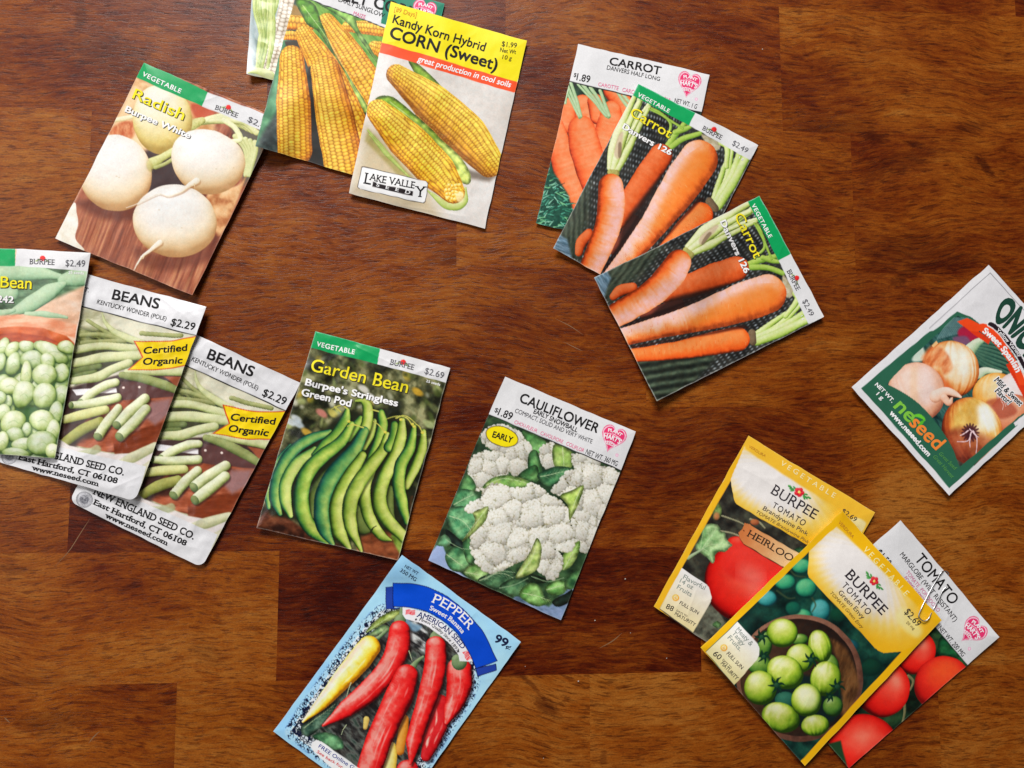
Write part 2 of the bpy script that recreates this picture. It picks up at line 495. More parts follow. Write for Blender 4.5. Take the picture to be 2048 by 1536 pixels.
        z[iv] = q; np.maximum(GM, z, out=GM)
    def rounded(s, u, v, r):
        """pull the square corners of the grid in to a round one of radius r metres"""
        W, H = s.W, s.H; x = u * W; y = v * H
        for cx, cy in ((1, 1), (0, 1)):
            dx = (x - (W - r)) if cx else (r - x); dy = (y - (H - r)) if cy else (r - y)
            k = (dx > 0) & (dy > 0)
            m = np.maximum(dx, dy); h = np.hypot(dx, dy) + 1e-12; f = np.where(k, m / h, 1)
            nx = np.where(k, dx * f, dx); ny = np.where(k, dy * f, dy)
            x = np.where(k, (W - r + nx) if cx else (r - nx), x); y = np.where(k, (H - r + ny) if cy else (r - ny), y)
        return x / W, y / H
    def pp(s, u, v):
        """packet frame to photograph, with the slight bow and waver of real folded edges"""
        px, py = happly(s.Hp, u, v); k = s.seed * 1.7
        px = px + 3.4 * (fbm(u * 1.6 + k, v * 1.9, s.seed + 5, 2) - .5) + 1.5 * (vnoise(u * 15 + k, v * 19, s.seed + 6) - .5)
        py = py + 3.4 * (fbm(u * 1.6, v * 1.9 + k, s.seed + 7, 2) - .5) + 1.5 * (vnoise(u * 15, v * 19 + k, s.seed + 8) - .5)
        return px, py
    def z(s, u, v, back=False):
        px, py = s.pp(u, v)
        e = np.minimum(np.minimum(u, 1 - u) * s.W, np.minimum(v, 1 - v) * s.H)
        e = np.clip(e, 0, None)
        zz = gsample(s.base, px, py) + .0001
        # edges stand a little proud of what the packet lies on, because the seeds inside prop it up
        zz = zz + .0014 * s.lift * (.35 + .65 * np.exp(-e / .014)) * (.55 + .9 * fbm(u * 2.3 + s.seed * 3.7, v * 2.7, s.seed + 40, 2))
        for cu, cv, h, R in s.curls:
            d = np.hypot((u - cu) * s.W, (v - cv) * s.H)
            zz = zz + .001 * h * np.clip(1 - d / R, 0, 1) ** 2
        if back: return zz
        t = .00028 + .001 * s.bulge * (1 - np.exp(-e / .010)) * (.30 + 1.4 * fbm(u * 2.2 + s.seed, v * 2.9, s.seed + 60, 3))
        k = 1 - np.exp(-e / .003)
        t = t + .001 * s.wr * k * ((fbm(u * s.W / .012, v * s.H / .012, s.seed + 70, 3) - .5) * 2.2)
        t = t + .001 * s.wr * .7 * k * (.5 - np.abs(fbm(u * s.W / .02 + 5, v * s.H / .02, s.seed + 90, 3) - .5) * 5).clip(-.6, .5)
        for (u0, v0, u1, v1, h, w) in s.creases:
            ax, ay, bx, by = u0 * s.W, v0 * s.H, u1 * s.W, v1 * s.H
            ex, ey = bx - ax, by - ay; wx = u * s.W - ax; wy = v * s.H - ay
            q = np.clip((wx * ex + wy * ey) / (ex * ex + ey * ey), 0, 1)
            d = np.hypot(wx - ex * q, wy - ey * q)
            t = t + .001 * h * np.exp(-d / w) * sstep(0, .2, q + .02) * sstep(1.02, .8, q)
        return zz + np.maximum(t, .0002)
    def surf(s, u, v, back=False):
        px, py = s.pp(u, v)
        return world(px, py, s.z(u, v, back))
    def art_to_world(s, x, y, off):
        u, v = happly(s.Hai, x, y)
        px, py = s.pp(u, v)
        return world(px, py, s.z(np.clip(u, 0, 1), np.clip(v, 0, 1)) + off)
    # ---- lettering
    def text(s, body, p0, p1, h, col=(35, 32, 34), pm=None, bold=0.0, shear=0.0, serif=0.0, space=1.0, part='lettering', parent=None,
             off=.00009, shadow=None, nudge=(0, 0)):
        if shadow:
            c2, dx, dy, ob = shadow
            s.text(body, (p0[0] + dx, p0[1] + dy), (p1[0] + dx, p1[1] + dy), h, c2, pm and (pm[0] + dx, pm[1] + dy), bold + ob, shear, serif,
                   space, part + '_shadow', parent, off, None)
            off = off + .00006
        cu = bpy.data.curves.new('lettering', 'FONT'); cu.body = body; cu.size = 1.0; cu.offset = 0.0; cu.shear = shear
        cu.space_character = space; cu.resolution_u = 4; cu.fill_mode = 'FRONT'
        o = bpy.data.objects.new('lettering', cu); COL.objects.link(o)
        TEXTS.append(dict(o=o, pk=s, p0=p0, p1=p1, pm=pm, h=h, col=col, serif=serif, part=part, parent=parent, off=off, bold=bold + (.006 if h < 60 else 0)))

CAPH = None
def flush_texts():
    global CAPH
    cu = bpy.data.curves.new('lettering', 'FONT'); cu.body = 'H'; ho = bpy.data.objects.new('lettering', cu); COL.objects.link(ho)
    bpy.context.view_layer.update(); dg = bpy.context.evaluated_depsgraph_get()
    def grab(o):
        ev = o.evaluated_get(dg); me = ev.to_mesh()
        co = np.empty(len(me.vertices) * 3, np.float32); me.vertices.foreach_get('co', co)
        fs = [list(p.vertices) for p in me.polygons]; ev.to_mesh_clear()
        return co.reshape(-1, 3).astype(float), fs
    co, _ = grab(ho); CAPH = co[:, 1].max() - co[:, 1].min()
    import bmesh
    out = []
    for T in TEXTS:
        co, fs = grab(T['o'])
        if T['serif'] and len(co): co, fs = add_serifs(co, fs, T['serif'], 0)
        out.append((T, co, fs))
    for T, co, fs in out:
        if not len(co): continue
        bd = T['bold']; bm = bmesh.new(); vs_ = [bm.verts.new(c) for c in co]
        for f in fs:
            try: bm.faces.new([vs_[k] for k in f])
            except ValueError: pass
        sc_x = np.hypot(*np.subtract(T['p1'], T['p0'])) / max(np.ptp(co[:, 0]), 1e-6) / T['pk'].fr[2] * .000295
        for _ in range(3):
            le = [e for e in bm.edges if e.calc_length() * sc_x > .0035]
            if not le: break
            bmesh.ops.subdivide_edges(bm, edges=le, cuts=1, use_grid_fill=False)
            bmesh.ops.triangulate(bm, faces=[f for f in bm.faces if len(f.verts) > 3])
        bm.verts.index_update()
        co = np.array([v.co[:] for v in bm.verts]); fs = [[v.index for v in f.verts] for f in bm.faces]; bm.free()
        T['ext'] = np.ptp(co[:, 0]); x = (co[:, 0] - co[:, 0].min()) / np.ptp(co[:, 0]); y = co[:, 1] / CAPH * T['h']
        p0 = np.array(T['p0'], float); p1 = np.array(T['p1'], float)
        if T['pm'] is not None:
            pc = 2 * np.array(T['pm'], float) - (p0 + p1) / 2
        else: pc = (p0 + p1) / 2
        t = x[:, None]
        B = p0 * (1 - t) ** 2 + 2 * pc * t * (1 - t) + p1 * t * t
        D = 2 * (pc - p0) * (1 - t) + 2 * (p1 - pc) * t; D = D / np.linalg.norm(D, axis=1)[:, None]
        A = B + np.stack([D[:, 1], -D[:, 0]], -1) * y[:, None]
        pk = T['pk']; u, v = happly(pk.Hai, A[:, 0], A[:, 1])
        keep = (u > .002) & (u < .998) & (v > .002) & (v < .998)
        fs = [f for f in fs if all(keep[k] for k in f)]
        if not fs: continue
        Pw = pk.art_to_world(A[:, 0], A[:, 1], T['off']) - pk.ctr
        if bd > 0:          # heavier strokes: the letter laid down again a hair to each side
            pw = [Pw]; ff = list(fs); k8 = 8 if bd > .025 else 4
            sx = np.hypot(*(p1 - p0)) / T['ext']; sy = T['h'] / CAPH
            for q in range(k8):
                an = 2 * math.pi * q / k8 + math.pi / k8
                dx, dy = math.cos(an) * bd * 1.2 * sx, math.sin(an) * bd * 1.2 * sy
                A2 = A + D * dx + np.stack([D[:, 1], -D[:, 0]], -1) * dy
                ff += [[w + len(Pw) * (q + 1) for w in f] for f in fs]
                pw.append(pk.art_to_world(A2[:, 0], A2[:, 1], T['off'] - .000006 * (q + 1)) - pk.ctr)
            Pw = np.vstack(pw); fs = ff
        par = pk.parts.get(T['parent'], pk.root) if T['parent'] else pk.root
        mesh_obj(T['part'], Pw, fs, ink_mat(T['col']), par, False)
    for T in TEXTS:
        c = T['o'].data; bpy.data.objects.remove(T['o']); bpy.data.curves.remove(c)
    bpy.data.objects.remove(ho); bpy.data.curves.remove(cu)

def add_serifs(co, fs, k, bold):
    cnt = {}
    for f in fs:
        for a, b_ in zip(f, f[1:] + f[:1]):
            key = (min(a, b_), max(a, b_)); cnt[key] = cnt.get(key, 0) + 1
    capy = CAPH; xh = CAPH * .64
    co = list(map(tuple, co)); fs = list(fs); th = .055 + bold * .6; st = .085 + 2 * bold
    for (a, b_), n in list(cnt.items()):
        if n != 1: continue
        (x0, y0, _), (x1, y1, _) = co[a], co[b_]
        if abs(y0 - y1) > .004: continue
        w = abs(x1 - x0); xa, xb = min(x0, x1), max(x0, x1)
        low = abs(y0 + bold) < .03; hi = abs(y0 - capy - bold) < .03; mid = abs(y0 - xh - bold) < .05
        if not (low or hi or mid) or w < st * .45: continue
        e0 = e1 = k
        if w > st * 2.1:
            if mid: continue
            e1 = 0
        ya, yb = (y0, y0 + th) if low else (y0 - th, y0)
        i = len(co)
        co += [(xa - e0, ya, 0), (xb + e1, ya, 0), (xb + e1, yb, 0), (xa - e0, yb, 0)]
        fs.append([i, i + 1, i + 2, i + 3])
    return np.array(co), fs

# ------------------------------------------------------------------ printed marks shared by several packets
def heart_pts(cx, cy, w, rot, n=60):
    t = np.linspace(0, 2 * math.pi, n, endpoint=False)
    x = 16 * np.sin(t) ** 3; y = -(13 * np.cos(t) - 5 * np.cos(2 * t) - 2 * np.cos(3 * t) - np.cos(4 * t))
    x, y = x * w / 33, (y - 1.6) * w / 27.5
    c, q = math.cos(rot), math.sin(rot)
    return np.stack([cx + x * c - y * q, cy + x * q + y * c], -1)
PINK = (212, 64, 112)
def heart(ink, cx, cy, w, rot):
    ink.fill(heart_pts(cx, cy, w, rot), PINK)
    ink.fill(heart_pts(cx, cy, w * .93, rot), (245, 225, 234))
    ink.fill(heart_pts(cx, cy, w * .87, rot), PINK)
    c, q = math.cos(rot), math.sin(rot)
    P = lambda x, y: (cx + (x * c - y * q) * w, cy + (x * q + y * c) * w)
    ink.line([P(-.37, -.09), P(0, -.165), P(.36, -.09)], [w * .012] * 2, (245, 225, 234))
    ink.line([P(-.26, .19), P(0, .13), P(.25, .19)], [w * .012] * 2, (245, 225, 234))
    ink.ball(*P(.42, .52), w * .06, w * .06, [(236, 150, 185)] * 2); ink.ball(*P(.42, .52), w * .035, w * .035, [(246, 222, 230)] * 2)
def heart_text(pk, cx, cy, w, rot):
    c, q = math.cos(rot), math.sin(rot)
    P = lambda x, y: (cx + (x * c - y * q) * w, cy + (x * q + y * c) * w)
    W = (250, 235, 242)
    pk.text('PLANT', P(-.27, -.19), P(.27, -.19), w * .13, W, pm=P(0, -.23), bold=.02, part='emblem_lettering', parent='heart_emblem')
    pk.text("HART'S", P(-.33, .10), P(.33, .10), w * .17, W, pm=P(0, .055), bold=.025, part='emblem_lettering', parent='heart_emblem')
    pk.text('SEEDS', P(-.20, .30), P(.20, .30), w * .11, W, pm=P(0, .26), bold=.02, part='emblem_lettering', parent='heart_emblem')
def red_flower_small(ink, x, y, r, rot=0):
    c, q = math.cos(rot), math.sin(rot)
    for sx in (-1, 1):
        for k in range(4):
            ink.ball(x + (sx * r * (1.0 + .35 * k)) * c - (r * (.35 + .22 * k)) * q, y + (sx * r * (1.0 + .35 * k)) * q + (r * (.35 + .22 * k)) * c, r * .42, r * .26,
                     [(95, 120, 60), (150, 165, 95)], rot=rot + sx * .5, soft=2, a=.8)
    ink.ball(x, y, r, r, [(170, 30, 40), (228, 62, 58)], soft=2.5)
def brand_flower(ink, x, y, r, rot):
    c, q = math.cos(rot), math.sin(rot)
    P = lambda a, b_: (x + (a * c - b_ * q) * r, y + (a * q + b_ * c) * r)
    for sx in (-1, 1):
        for a, b_, an in ((1.25, -.25, -.3), (1.7, .25, .35), (2.25, -.05, -.1), (1.35, .45, .7)):
            X, Y = P(sx * a, b_)
            ink.ball(X, Y, r * .5, r * .2, [(40, 110, 60), (90, 165, 85)], rot=rot + sx * an, soft=2)
        ink.line([P(sx * .7, .1), P(sx * 2.5, .15)], [r * .05] * 2, (60, 120, 70))
    for k in range(5):
        an = k * 2 * math.pi / 5 - .3
        X, Y = P(.55 * math.cos(an), .55 * math.sin(an))
        ink.ball(X, Y, r * .5, r * .46, [(160, 20, 40), (205, 35, 55), (230, 85, 90)], soft=2)
    ink.ball(*P(0, 0), r * .28, r * .28, [(240, 190, 60), (255, 235, 150)], soft=2)
# ------------------------------------------------------------------ artwork and packets
Z1, Z2, Z3, Z4 = (480, 0, 3.2), (90, 110, 3.072), (0, 480, 2.8455), (130, 640, 3.012)
Z5, Z6, Z7, Z8 = (500, 640, 3.0714), (840, 740, 2.9533), (530, 1090, 3.4434), (1060, 70, 3.1354)
Z9, Z10, Z11, Z12 = (1170, 380, 3.49), (1680, 510, 3.0707), (1290, 860, 3.49), (1380, 1000, 2.8656)
BLACK = (22, 19, 20); GREY = (95, 92, 94); WHITE = (246, 243, 242); YEL = (250, 228, 40)
SHEET = (214, 213, 214)
GREEN = (22, 150, 92)
HUSK = [(95, 120, 55), (150, 175, 90), (205, 215, 150)]
COB = [(128, 68, 14), (206, 128, 32), (240, 174, 58), (250, 204, 96)]
rnd = random.Random(7)
far = 4000

# ---- white corn, lowest packet at the top edge
def art_white_corn(k):
    k.wash([(110, 125, 120), (165, 178, 180), (200, 208, 208)], 60, 160, 3)
    k.tube([(330, -200), (290, 120), (190, 470)], [50, 62, 70], [(150, 140, 120), (212, 198, 178), (238, 228, 214)], shade=kern(5, 34, (165, 140, 110), (255, 250, 240), 3))
    for x0, x1, r, sd in ((265, 95, 24, 1), (228, 120, 26, 2), (195, 105, 20, 3), (160, 98, 22, 4), (250, 160, 20, 6), (140, 88, 14, 7)):
        k.tube([(x0 - 20, -220), (x0 - 48, 30), (x1 + 45, 230), (x1 + 18, 430)], [r * .7, r, r, r * .5], [(96, 118, 60), (160, 176, 100), (212, 218, 158)], nz=.14, ns=18, seed=sd,
               bands=(400, .1))
        k.line([(x0 - 18, -220), (x0 - 46, 30), (x1 + 47, 230), (x1 + 20, 430)], [2, 1], (90, 110, 60), a=.5)
    k.tube([(60, 455), (110, 450), (190, 480)], [12, 20, 30], [(120, 135, 70), (190, 200, 130), (228, 230, 185)])
    k.fill([(60, 470), (210, 470), (240, 540), (60, 540)], (196, 196, 160), 20, a=.6)
Packet('silver-white corn seed packet under the other corn packets, mostly cut off by the top edge', [(515, -230), (772, -162), (737, 206), (494, 147)], Z1, art_white_corn,
       mat=M_GLOSS, lift=.5, bulge=1.0, wrinkle=.25, seed=2, curls=[(0, 1, 2.5, .02)], parts=[('vegetable_picture', [(-far, -far), (far, -far), (far, far), (-far, far)])])

# ---- white radish
def art_radish(k):
    k.wash([(98, 52, 38), (140, 80, 58), (168, 108, 84), (186, 130, 100)], 26, 210, 5, ang=.40, con=.9)
    k.fill([(60, 1200), (320, 860), (620, 940), (900, 1250), (1010, 1500), (800, 1500)], Ink.mottle([(110, 62, 44), (160, 100, 76), (200, 152, 112)], 12, 300, 6, ang=.35), 200, a=.55)
    k.fill([(560, 130), (1010, 310), (1060, 520), (760, 640), (500, 560), (340, 560)], Ink.mottle([(190, 140, 95), (226, 190, 148), (236, 206, 168)], 70, 70, 3), 60)
    k.fill([(395, 470), (480, 405), (560, 420), (540, 500), (480, 520)], Ink.mottle([(176, 92, 58), (214, 150, 112)], 16, 40, 9), 26, 30)
    k.fill([(900, 300), (1010, 320), (1040, 370), (980, 410), (920, 380)], (182, 92, 66), 26, 30)
    k.fill([(620, 590), (800, 560), (960, 800), (640, 860), (560, 700)], (70, 54, 54), 40, 30)
    k.fill([(1130, 420), (1360, 460), (1320, 700), (1220, 800), (1190, 540)], (104, 98, 88), 40)
    # leaf stems at the right
    for j in range(9):
        x = 1010 + j * 34
        k.tube([(930 + j * 9, 430 - j * 3), (1000 + j * 26, 395 + j * 2), (1095 + j * 26, 375 + j * 13)], [15, 17, 19], [(110, 112, 62), (186, 186, 128), (230, 228, 186)], seed=j, nz=.12)
    for j in range(5):
        k.tube([(1170 + j * 30, 500 + j * 10), (1235 + j * 14, 600), (1228 + j * 7, 740)], [17, 15, 9], [(98, 100, 58), (172, 176, 118), (220, 220, 172)], seed=20 + j)
    k.tube([(1100, 400), (1170, 450), (1200, 520), (1150, 530)], [16, 16, 13], [(130, 130, 80), (205, 205, 155), (236, 234, 200)])
    k.tube([(895, 440), (930, 420), (965, 405)], [30, 30, 22], [(120, 118, 62), (178, 176, 110), (212, 206, 150)], nz=.3, ns=9)
    k.tube([(425, 398), (480, 388), (560, 370)], [12, 15, 12], [(170, 150, 100), (222, 208, 165), (240, 228, 196)])
    # back radish
    k.ball(722, 398, 182, 218, [(150, 122, 62), (206, 184, 118), (232, 218, 176), (240, 234, 222)], rot=-.15, L=np.array([-.25, -.75, .6]), soft=6, rim=.12, nz=.05)
    k.tube([(650, 668), (720, 632), (800, 588)], [34, 22, 24], [(110, 108, 52), (178, 178, 112), (216, 214, 160)], nz=.2, ns=12)
    k.tube([(680, 690), (740, 668), (790, 640)], [12, 11, 12], [(90, 92, 50), (150, 150, 92), (190, 190, 132)])
    RAD = [(158, 116, 74), (204, 174, 136), (224, 208, 184), (230, 222, 212), (236, 233, 230)]
    LR = np.array([-.18, -.72, .66])
    k.fill([(200, 900), (640, 860), (600, 1000), (380, 1010)], (92, 50, 40), 60, 30, a=.7)
    k.ball(432, 724, 224, 238, RAD, rot=-.35, L=LR, soft=4, rim=.10, nz=.045, ns=60, seed=8)
    k.ball(645, 680, 18, 34, [(150, 140, 80), (200, 190, 130)], rot=-.2, soft=18, a=.8)
    k.fill([(1000, 850), (1180, 800), (1230, 760), (1075, 1110), (1030, 1000)], Ink.mottle([(170, 112, 74), (214, 166, 122), (226, 190, 150)], 50, 60, 7), 20, 30)
    k.ball(998, 660, 229, 196, RAD, rot=.30, L=LR, soft=4, rim=.10, nz=.045, ns=60, seed=9, egg=.10)
    k.fill([(560, 1180), (800, 1230), (1050, 1100), (1060, 1230), (800, 1320), (600, 1290)], (96, 52, 40), 60, 30, a=.6)
    k.ball(798, 1018, 258, 224, RAD, rot=.12, L=LR, soft=4, rim=.11, nz=.045, ns=60, seed=11, egg=-.04)
    for pts, r in (([(930, 772), (880, 802), (835, 842), (760, 866), (706, 852), (640, 878), (575, 910), (500, 938)], [20, 13, 6, 3.5, 2.6, 2.6, 2.4, 1.5]), ([(705, 1152), (650, 1196), (600, 1235), (572, 1278), (545, 1326)], [18, 10, 7, 5, 2])):
        k.tube([(x + 5, y + 9) for x, y in pts], r, [(150, 104, 70)] * 2, soft=9, a=.5)
        k.tube(pts, r, [(196, 164, 124), (224, 208, 182), (236, 228, 216)])
    k.line([(612, 1228), (600, 1250), (586, 1240)], [3, 1], (222, 196, 160)); k.line([(915, 790), (920, 822)], [3, 1], (222, 190, 150))
    for x, y in ((440, 745), (455, 752), (1050, 700), (1160, 695), (840, 1060), (700, 950)):
        k.ball(x, y, 6, 3, [(185, 165, 130)] * 2, soft=4, a=.6)
    k.fill([(172, 916), (198, 970), (206, 1040), (190, 1130), (244, 1200), (150, 1200), (40, 1140)], Ink.mottle([(206, 196, 172), (228, 220, 204), (238, 232, 222)], 60, 60, 3), 5, 40)
    k.fill([(600, 30), (1003, 230), (966, 316), (560, 136)], GREEN)
    k.fill([(1002, 229), (1420, 390), (1380, 482), (965, 316)], SHEET)
    red_flower_small(k, 1127, 322, 16, .4)
RQ = [(287.9, 126.3), (556.5, 236.3), (384.6, 590.1), (111.2, 477.8)]
BAND = lambda p, c, d: [p[0], p[1], c, d]
pk = Packet('white radish seed packet with green header, left of the corn packets', RQ, Z2, art_radish, seed=5, lift=1.6, bulge=1.5, curls=[(1, 1, 1.2, .03)],
       parts=[('vegetable_picture', [(-far, -far), (far, -far), (far, far), (-far, far)]), ('header_band', [(500, -60), (1480, 320), (1420, 500), (965, 316), (500, 106)])])
SH = ((60, 50, 30), 3, 4, .016)
def burpee(pk, green, title, tp, th, lines, logo, lh, price, pp, ph, count, cp, ch, gh, tsh=SH, csp=1.0):
    pk.text('VEGETABLE', *green, gh, WHITE, bold=.012, space=1.12, part='lettering', parent='header_band')
    pk.text(title, *tp, th, YEL, bold=.008, part='title', shadow=SH)
    for b_, p, h in lines: pk.text(b_, *p, h, WHITE, bold=.02, part='variety_name', shadow=((50, 45, 35), 3, 3.5, .014))
    pk.text('BURPEE', *logo, lh, (84, 82, 86), serif=.05, bold=.004, part='maker_lettering', parent='header_band')
    pk.text(price, *pp, ph, (98, 97, 102), part='price', parent='header_band')
    if count: pk.text(count, *cp, ch, WHITE, bold=.012, part='seed_count')
burpee(pk, ((597, 128), (833, 236)), 'Radish', ((535, 264), (846, 400)), 64, [('Burpee White', ((491, 344), (886, 514)), 37)], ((1043, 336), (1180, 384)), 29, '$2.49', ((1243, 408), (1375, 468)), 34, None, None, 0, 27)

# ---- early sweet corn with white and teal head
def art_sweet_corn(k):
    k.wash([(42, 50, 50), (66, 76, 74), (92, 104, 98)], 40, 40, 3)
    k.fill([(345, -100), (1300, 100), (1000, 700), (700, 500), (420, 300)], Ink.mottle([(70, 120, 50), (118, 158, 76), (150, 182, 100)], 90, 20, 4, ang=.9), 30)
    k.fill([(340, 0), (250, 330), (200, 560), (130, 760), (90, 940), (240, 700), (280, 380)], Ink.mottle([(60, 110, 80), (120, 170, 130)], 60, 60, 5), 40)
    k.fill([(330, 20), (420, 60), (420, 120), (320, 110)], (150, 120, 70), 20)
    k.tube([(280, 150), (330, 140), (450, 150)], [42, 46, 40], COB, shade=kern(3, 27, seed=2))
    k.tube([(270, 226), (330, 224), (420, 236)], [28, 30, 26], COB, shade=kern(2, 27, seed=3))
    k.fill([(285, 262), (420, 262), (430, 300), (300, 300)], (70, 60, 50), 12)
    k.tube([(690, 168), (800, 176), (960, 196)], [36, 44, 44], COB, shade=kern(4, 26, seed=4))
    k.tube([(860, 300), (930, 330), (1000, 420)], [40, 60, 60], COB, shade=kern(5, 26, seed=5))
    k.tube([(556, 140), (690, 330), (890, 640)], [58, 84, 100], COB, shade=kern(8, 27, seed=6), m=30)
    k.leaf([(352, -10), (470, 20), (530, 160), (600, 330), (700, 490), (826, 690), (800, 720), (700, 560), (580, 330), (500, 200), (420, 140)], (86, 128, 48), (170, 194, 104), [(400, 30), (560, 250), (810, 690)], seed=3)
    k.leaf([(470, 0), (700, 60), (760, 190), (850, 330), (890, 420), (800, 300), (700, 160), (600, 80)], (104, 150, 70), (160, 190, 116), seed=5)
    k.tube([(412, 215), (560, 470), (760, 900), (800, 1000)], [58, 100, 112, 112], COB, shade=kern(9, 27, seed=7), m=40)
    k.fill([(440, 430), (470, 420), (560, 1080), (440, 1080)], (46, 44, 42), 24)
    k.tube([(548, 450), (610, 760), (690, 1160)], [94, 124, 132], COB, shade=kern(10, 28, seed=8), m=40, L=np.array([-.5, -.35, .75]), rim=.15)
    k.tube([(332, 362), (342, 650), (350, 960)], [76, 110, 112], COB, shade=kern(9, 27, seed=9), m=40, L=np.array([-.3, -.4, .8]), rim=.15)
    k.fill([(380, -400), (1500, -100), (1280, 260), (926, 180), (470, 4), (340, -40)], SHEET)
    k.line([(440, -8), (640, 66), (926, 180)], [3, 3], BLACK)
    k.fill([(962, -400), (1500, -200), (1330, 240), (900, 150)], (20, 122, 98))
    heart(k, 1172, 80, 160, .28)
SQ = [(608, -74.4), (888, 8), (794, 375), (510, 292)]
pk = Packet('early sweet corn seed packet tucked under the yellow-headed corn packet', SQ, Z1, art_sweet_corn, seed=8, lift=.9, bulge=1.0, mat=M_MATT, curls=[(0, 1, 1.5, .03)],
       parts=[('vegetable_picture', [(-far, -far), (far, -far), (far, far), (-far, far)]),
              ('title_band', [(300, -400), (1500, -300), (1280, 262), (926, 180), (470, 4)]), ('heart_emblem', heart_pts(1172, 80, 166, .28))])
pk.text('SWEET CORN', (508, -42), (1130, 122), 70, BLACK, bold=.022, part='title', parent='title_band')
pk.text('EARLY SUNGLOW', (630, 4), (916, 114), 28, BLACK, part='variety_name', parent='title_band')
pk.text('MAIZE', (722, 92), (798, 120), 24, (226, 110, 150), part='lettering', parent='title_band')
heart_text(pk, 1172, 80, 160, .28)

# ---- yellow-headed sweet corn
def art_kandy(k):
    k.C[:] = np.array((210, 203, 196)); k.wash([(196, 188, 180), (212, 206, 200), (222, 218, 214)], 240, 240, 2)
    k.fill([(700, 1240), (800, 800), (1000, 900), (1250, 1300), (1300, 1420)], (196, 178, 146), 160, a=.9)
    k.fill([(820, 820), (1100, 1130), (1010, 1120), (800, 900)], (150, 140, 80), 30, a=.7)
    k.fill([(1100, 740), (1300, 850), (1480, 1110), (1360, 1010), (1200, 860)], (58, 50, 44), 36, a=.95)
    k.fill([(1460, 1080), (1640, 1130), (1600, 1160), (1480, 1140)], (120, 108, 98), 36, a=.9)
    k.leaf([(1080, 400), (1180, 440), (1400, 660), (1560, 820), (1660, 960), (1600, 960), (1300, 700)], (120, 150, 60), (176, 188, 96), seed=4)
    k.tube([(1000, 478), (1230, 660), (1440, 850), (1600, 1040)], [66, 128, 140, 92], [(128, 78, 26), (196, 136, 44), (232, 178, 58), (246, 208, 92)], shade=kern(11, 26, seed=12), L=np.array([.45, -.62, .64]), m=44, rim=.12)
    k.leaf([(900, 612), (985, 624), (1080, 700), (1190, 790), (1290, 890), (1400, 985), (1455, 1060), (1482, 1120), (1470, 1175), (1400, 1150), (1200, 960), (1000, 740), (870, 650)], (118, 148, 52), (186, 200, 112), [(960, 650), (1200, 850), (1470, 1140)], seed=6)
    k.fill([(1060, 740), (1190, 830), (1400, 1060), (1330, 1050), (1120, 850)], (96, 112, 44), 26, 30, a=.6)
    for q in ([(818, 830), (900, 930), (1000, 1050), (1090, 1140)], [(830, 860), (960, 1010), (1050, 1100)], [(1200, 1220), (1290, 1300), (1380, 1330), (1440, 1300)]):
        k.tube(q, [5, 13, 10, 4], [(76, 100, 40), (140, 160, 80), (190, 200, 130)])
    k.tube([(1225, 1240), (1320, 1310), (1400, 1320), (1440, 1280), (1446, 1200)], [10, 26, 24, 22, 8], [(96, 116, 50), (160, 178, 92), (205, 212, 150)])
    k.tube([(886, 712), (1070, 900), (1250, 1085), (1370, 1230)], [78, 124, 126, 74], [(140, 84, 20), (218, 152, 36), (246, 192, 58), (252, 218, 104)], shade=kern(11, 26, seed=14), m=44, rim=.14, L=np.array([-.1, -.65, .74]))
    for j in range(46):
        an = rnd.random() * 6.28; q = rnd.random() ** .6
        k.ball(1376 + math.cos(an) * 62 * q, 1232 + math.sin(an) * 62 * q, 13, 12, [(150, 92, 24), (232, 176, 60), (250, 224, 140)], spec=.4)
    k.fill([(1385, 1240), (1430, 1230), (1428, 1292), (1392, 1288)], (240, 224, 180), 16, 20, a=.7)
    k.fill([(930, -60), (2000, 120), (1774, 520), (906, 272)], (247, 210, 22))
    k.fill([(906, 272), (1774, 520), (1757, 588), (888, 336), (880, 300)], (236, 88, 46))
    k.fill([(906, 272), (1900, 556), (1870, 618), (888, 336), (860, 320), (870, 262)], (236, 88, 46))
    R = [(775, 1064), (790, 1062), (1195, 1160), (1205, 1175), (1187, 1290), (1175, 1302), (760, 1208), (748, 1196)]
    k.fill(R, (45, 38, 38)); c = np.mean(R, 0)
    k.fill([tuple(c + (np.array(p) - c) * np.array((.985, .955))) for p in R], (238, 234, 232))
    k.fill([(848, 1162), (1107, 1224), (1102, 1254), (843, 1192)], (42, 34, 36))
pk = Packet('yellow-headed sweet corn packet picturing two cobs, topmost of the corn packets', [(781.6, 3.8), (1054.4, 80.6), (969.7, 456.9), (696.6, 386)], Z1, art_kandy, seed=11, mat=M_MATT, lift=.5, bulge=1.2, wrinkle=.14,
       creases=[(.0, .22, .35, .10, .12, .0012), (.35, .995, .9, .96, .15, .001)],
       parts=[('vegetable_picture', [(-far, -far), (far, -far), (far, far), (-far, far)]), ('header_band', [(860, -100), (2000, 60), (1800, 528), (906, 272)]),
              ('slogan_strip', [(850, 256), (1900, 556), (1870, 620), (860, 328)]), ('maker_label', [(775, 1064), (790, 1062), (1195, 1160), (1205, 1175), (1187, 1290), (1175, 1302), (760, 1208), (748, 1196)])])
pk.text('[89 Days]', (985, 72), (1126, 110), 30, (214, 140, 30), part='lettering', parent='header_band')
pk.text('Kandy Korn Hybrid', (972, 148), (1564, 326), 56, BLACK, bold=.012, part='variety_name', parent='header_band')
pk.text('CORN (Sweet)', (953, 242), (1640, 446), 74, BLACK, bold=.022, part='title', parent='header_band')
pk.text('great production in cool soils', (1133, 392), (1732, 554), 36, WHITE, bold=.012, shear=.15, part='lettering', parent='slogan_strip')
pk.text('$1.99', (1676, 290), (1772, 302), 32, BLACK, part='price', parent='header_band')
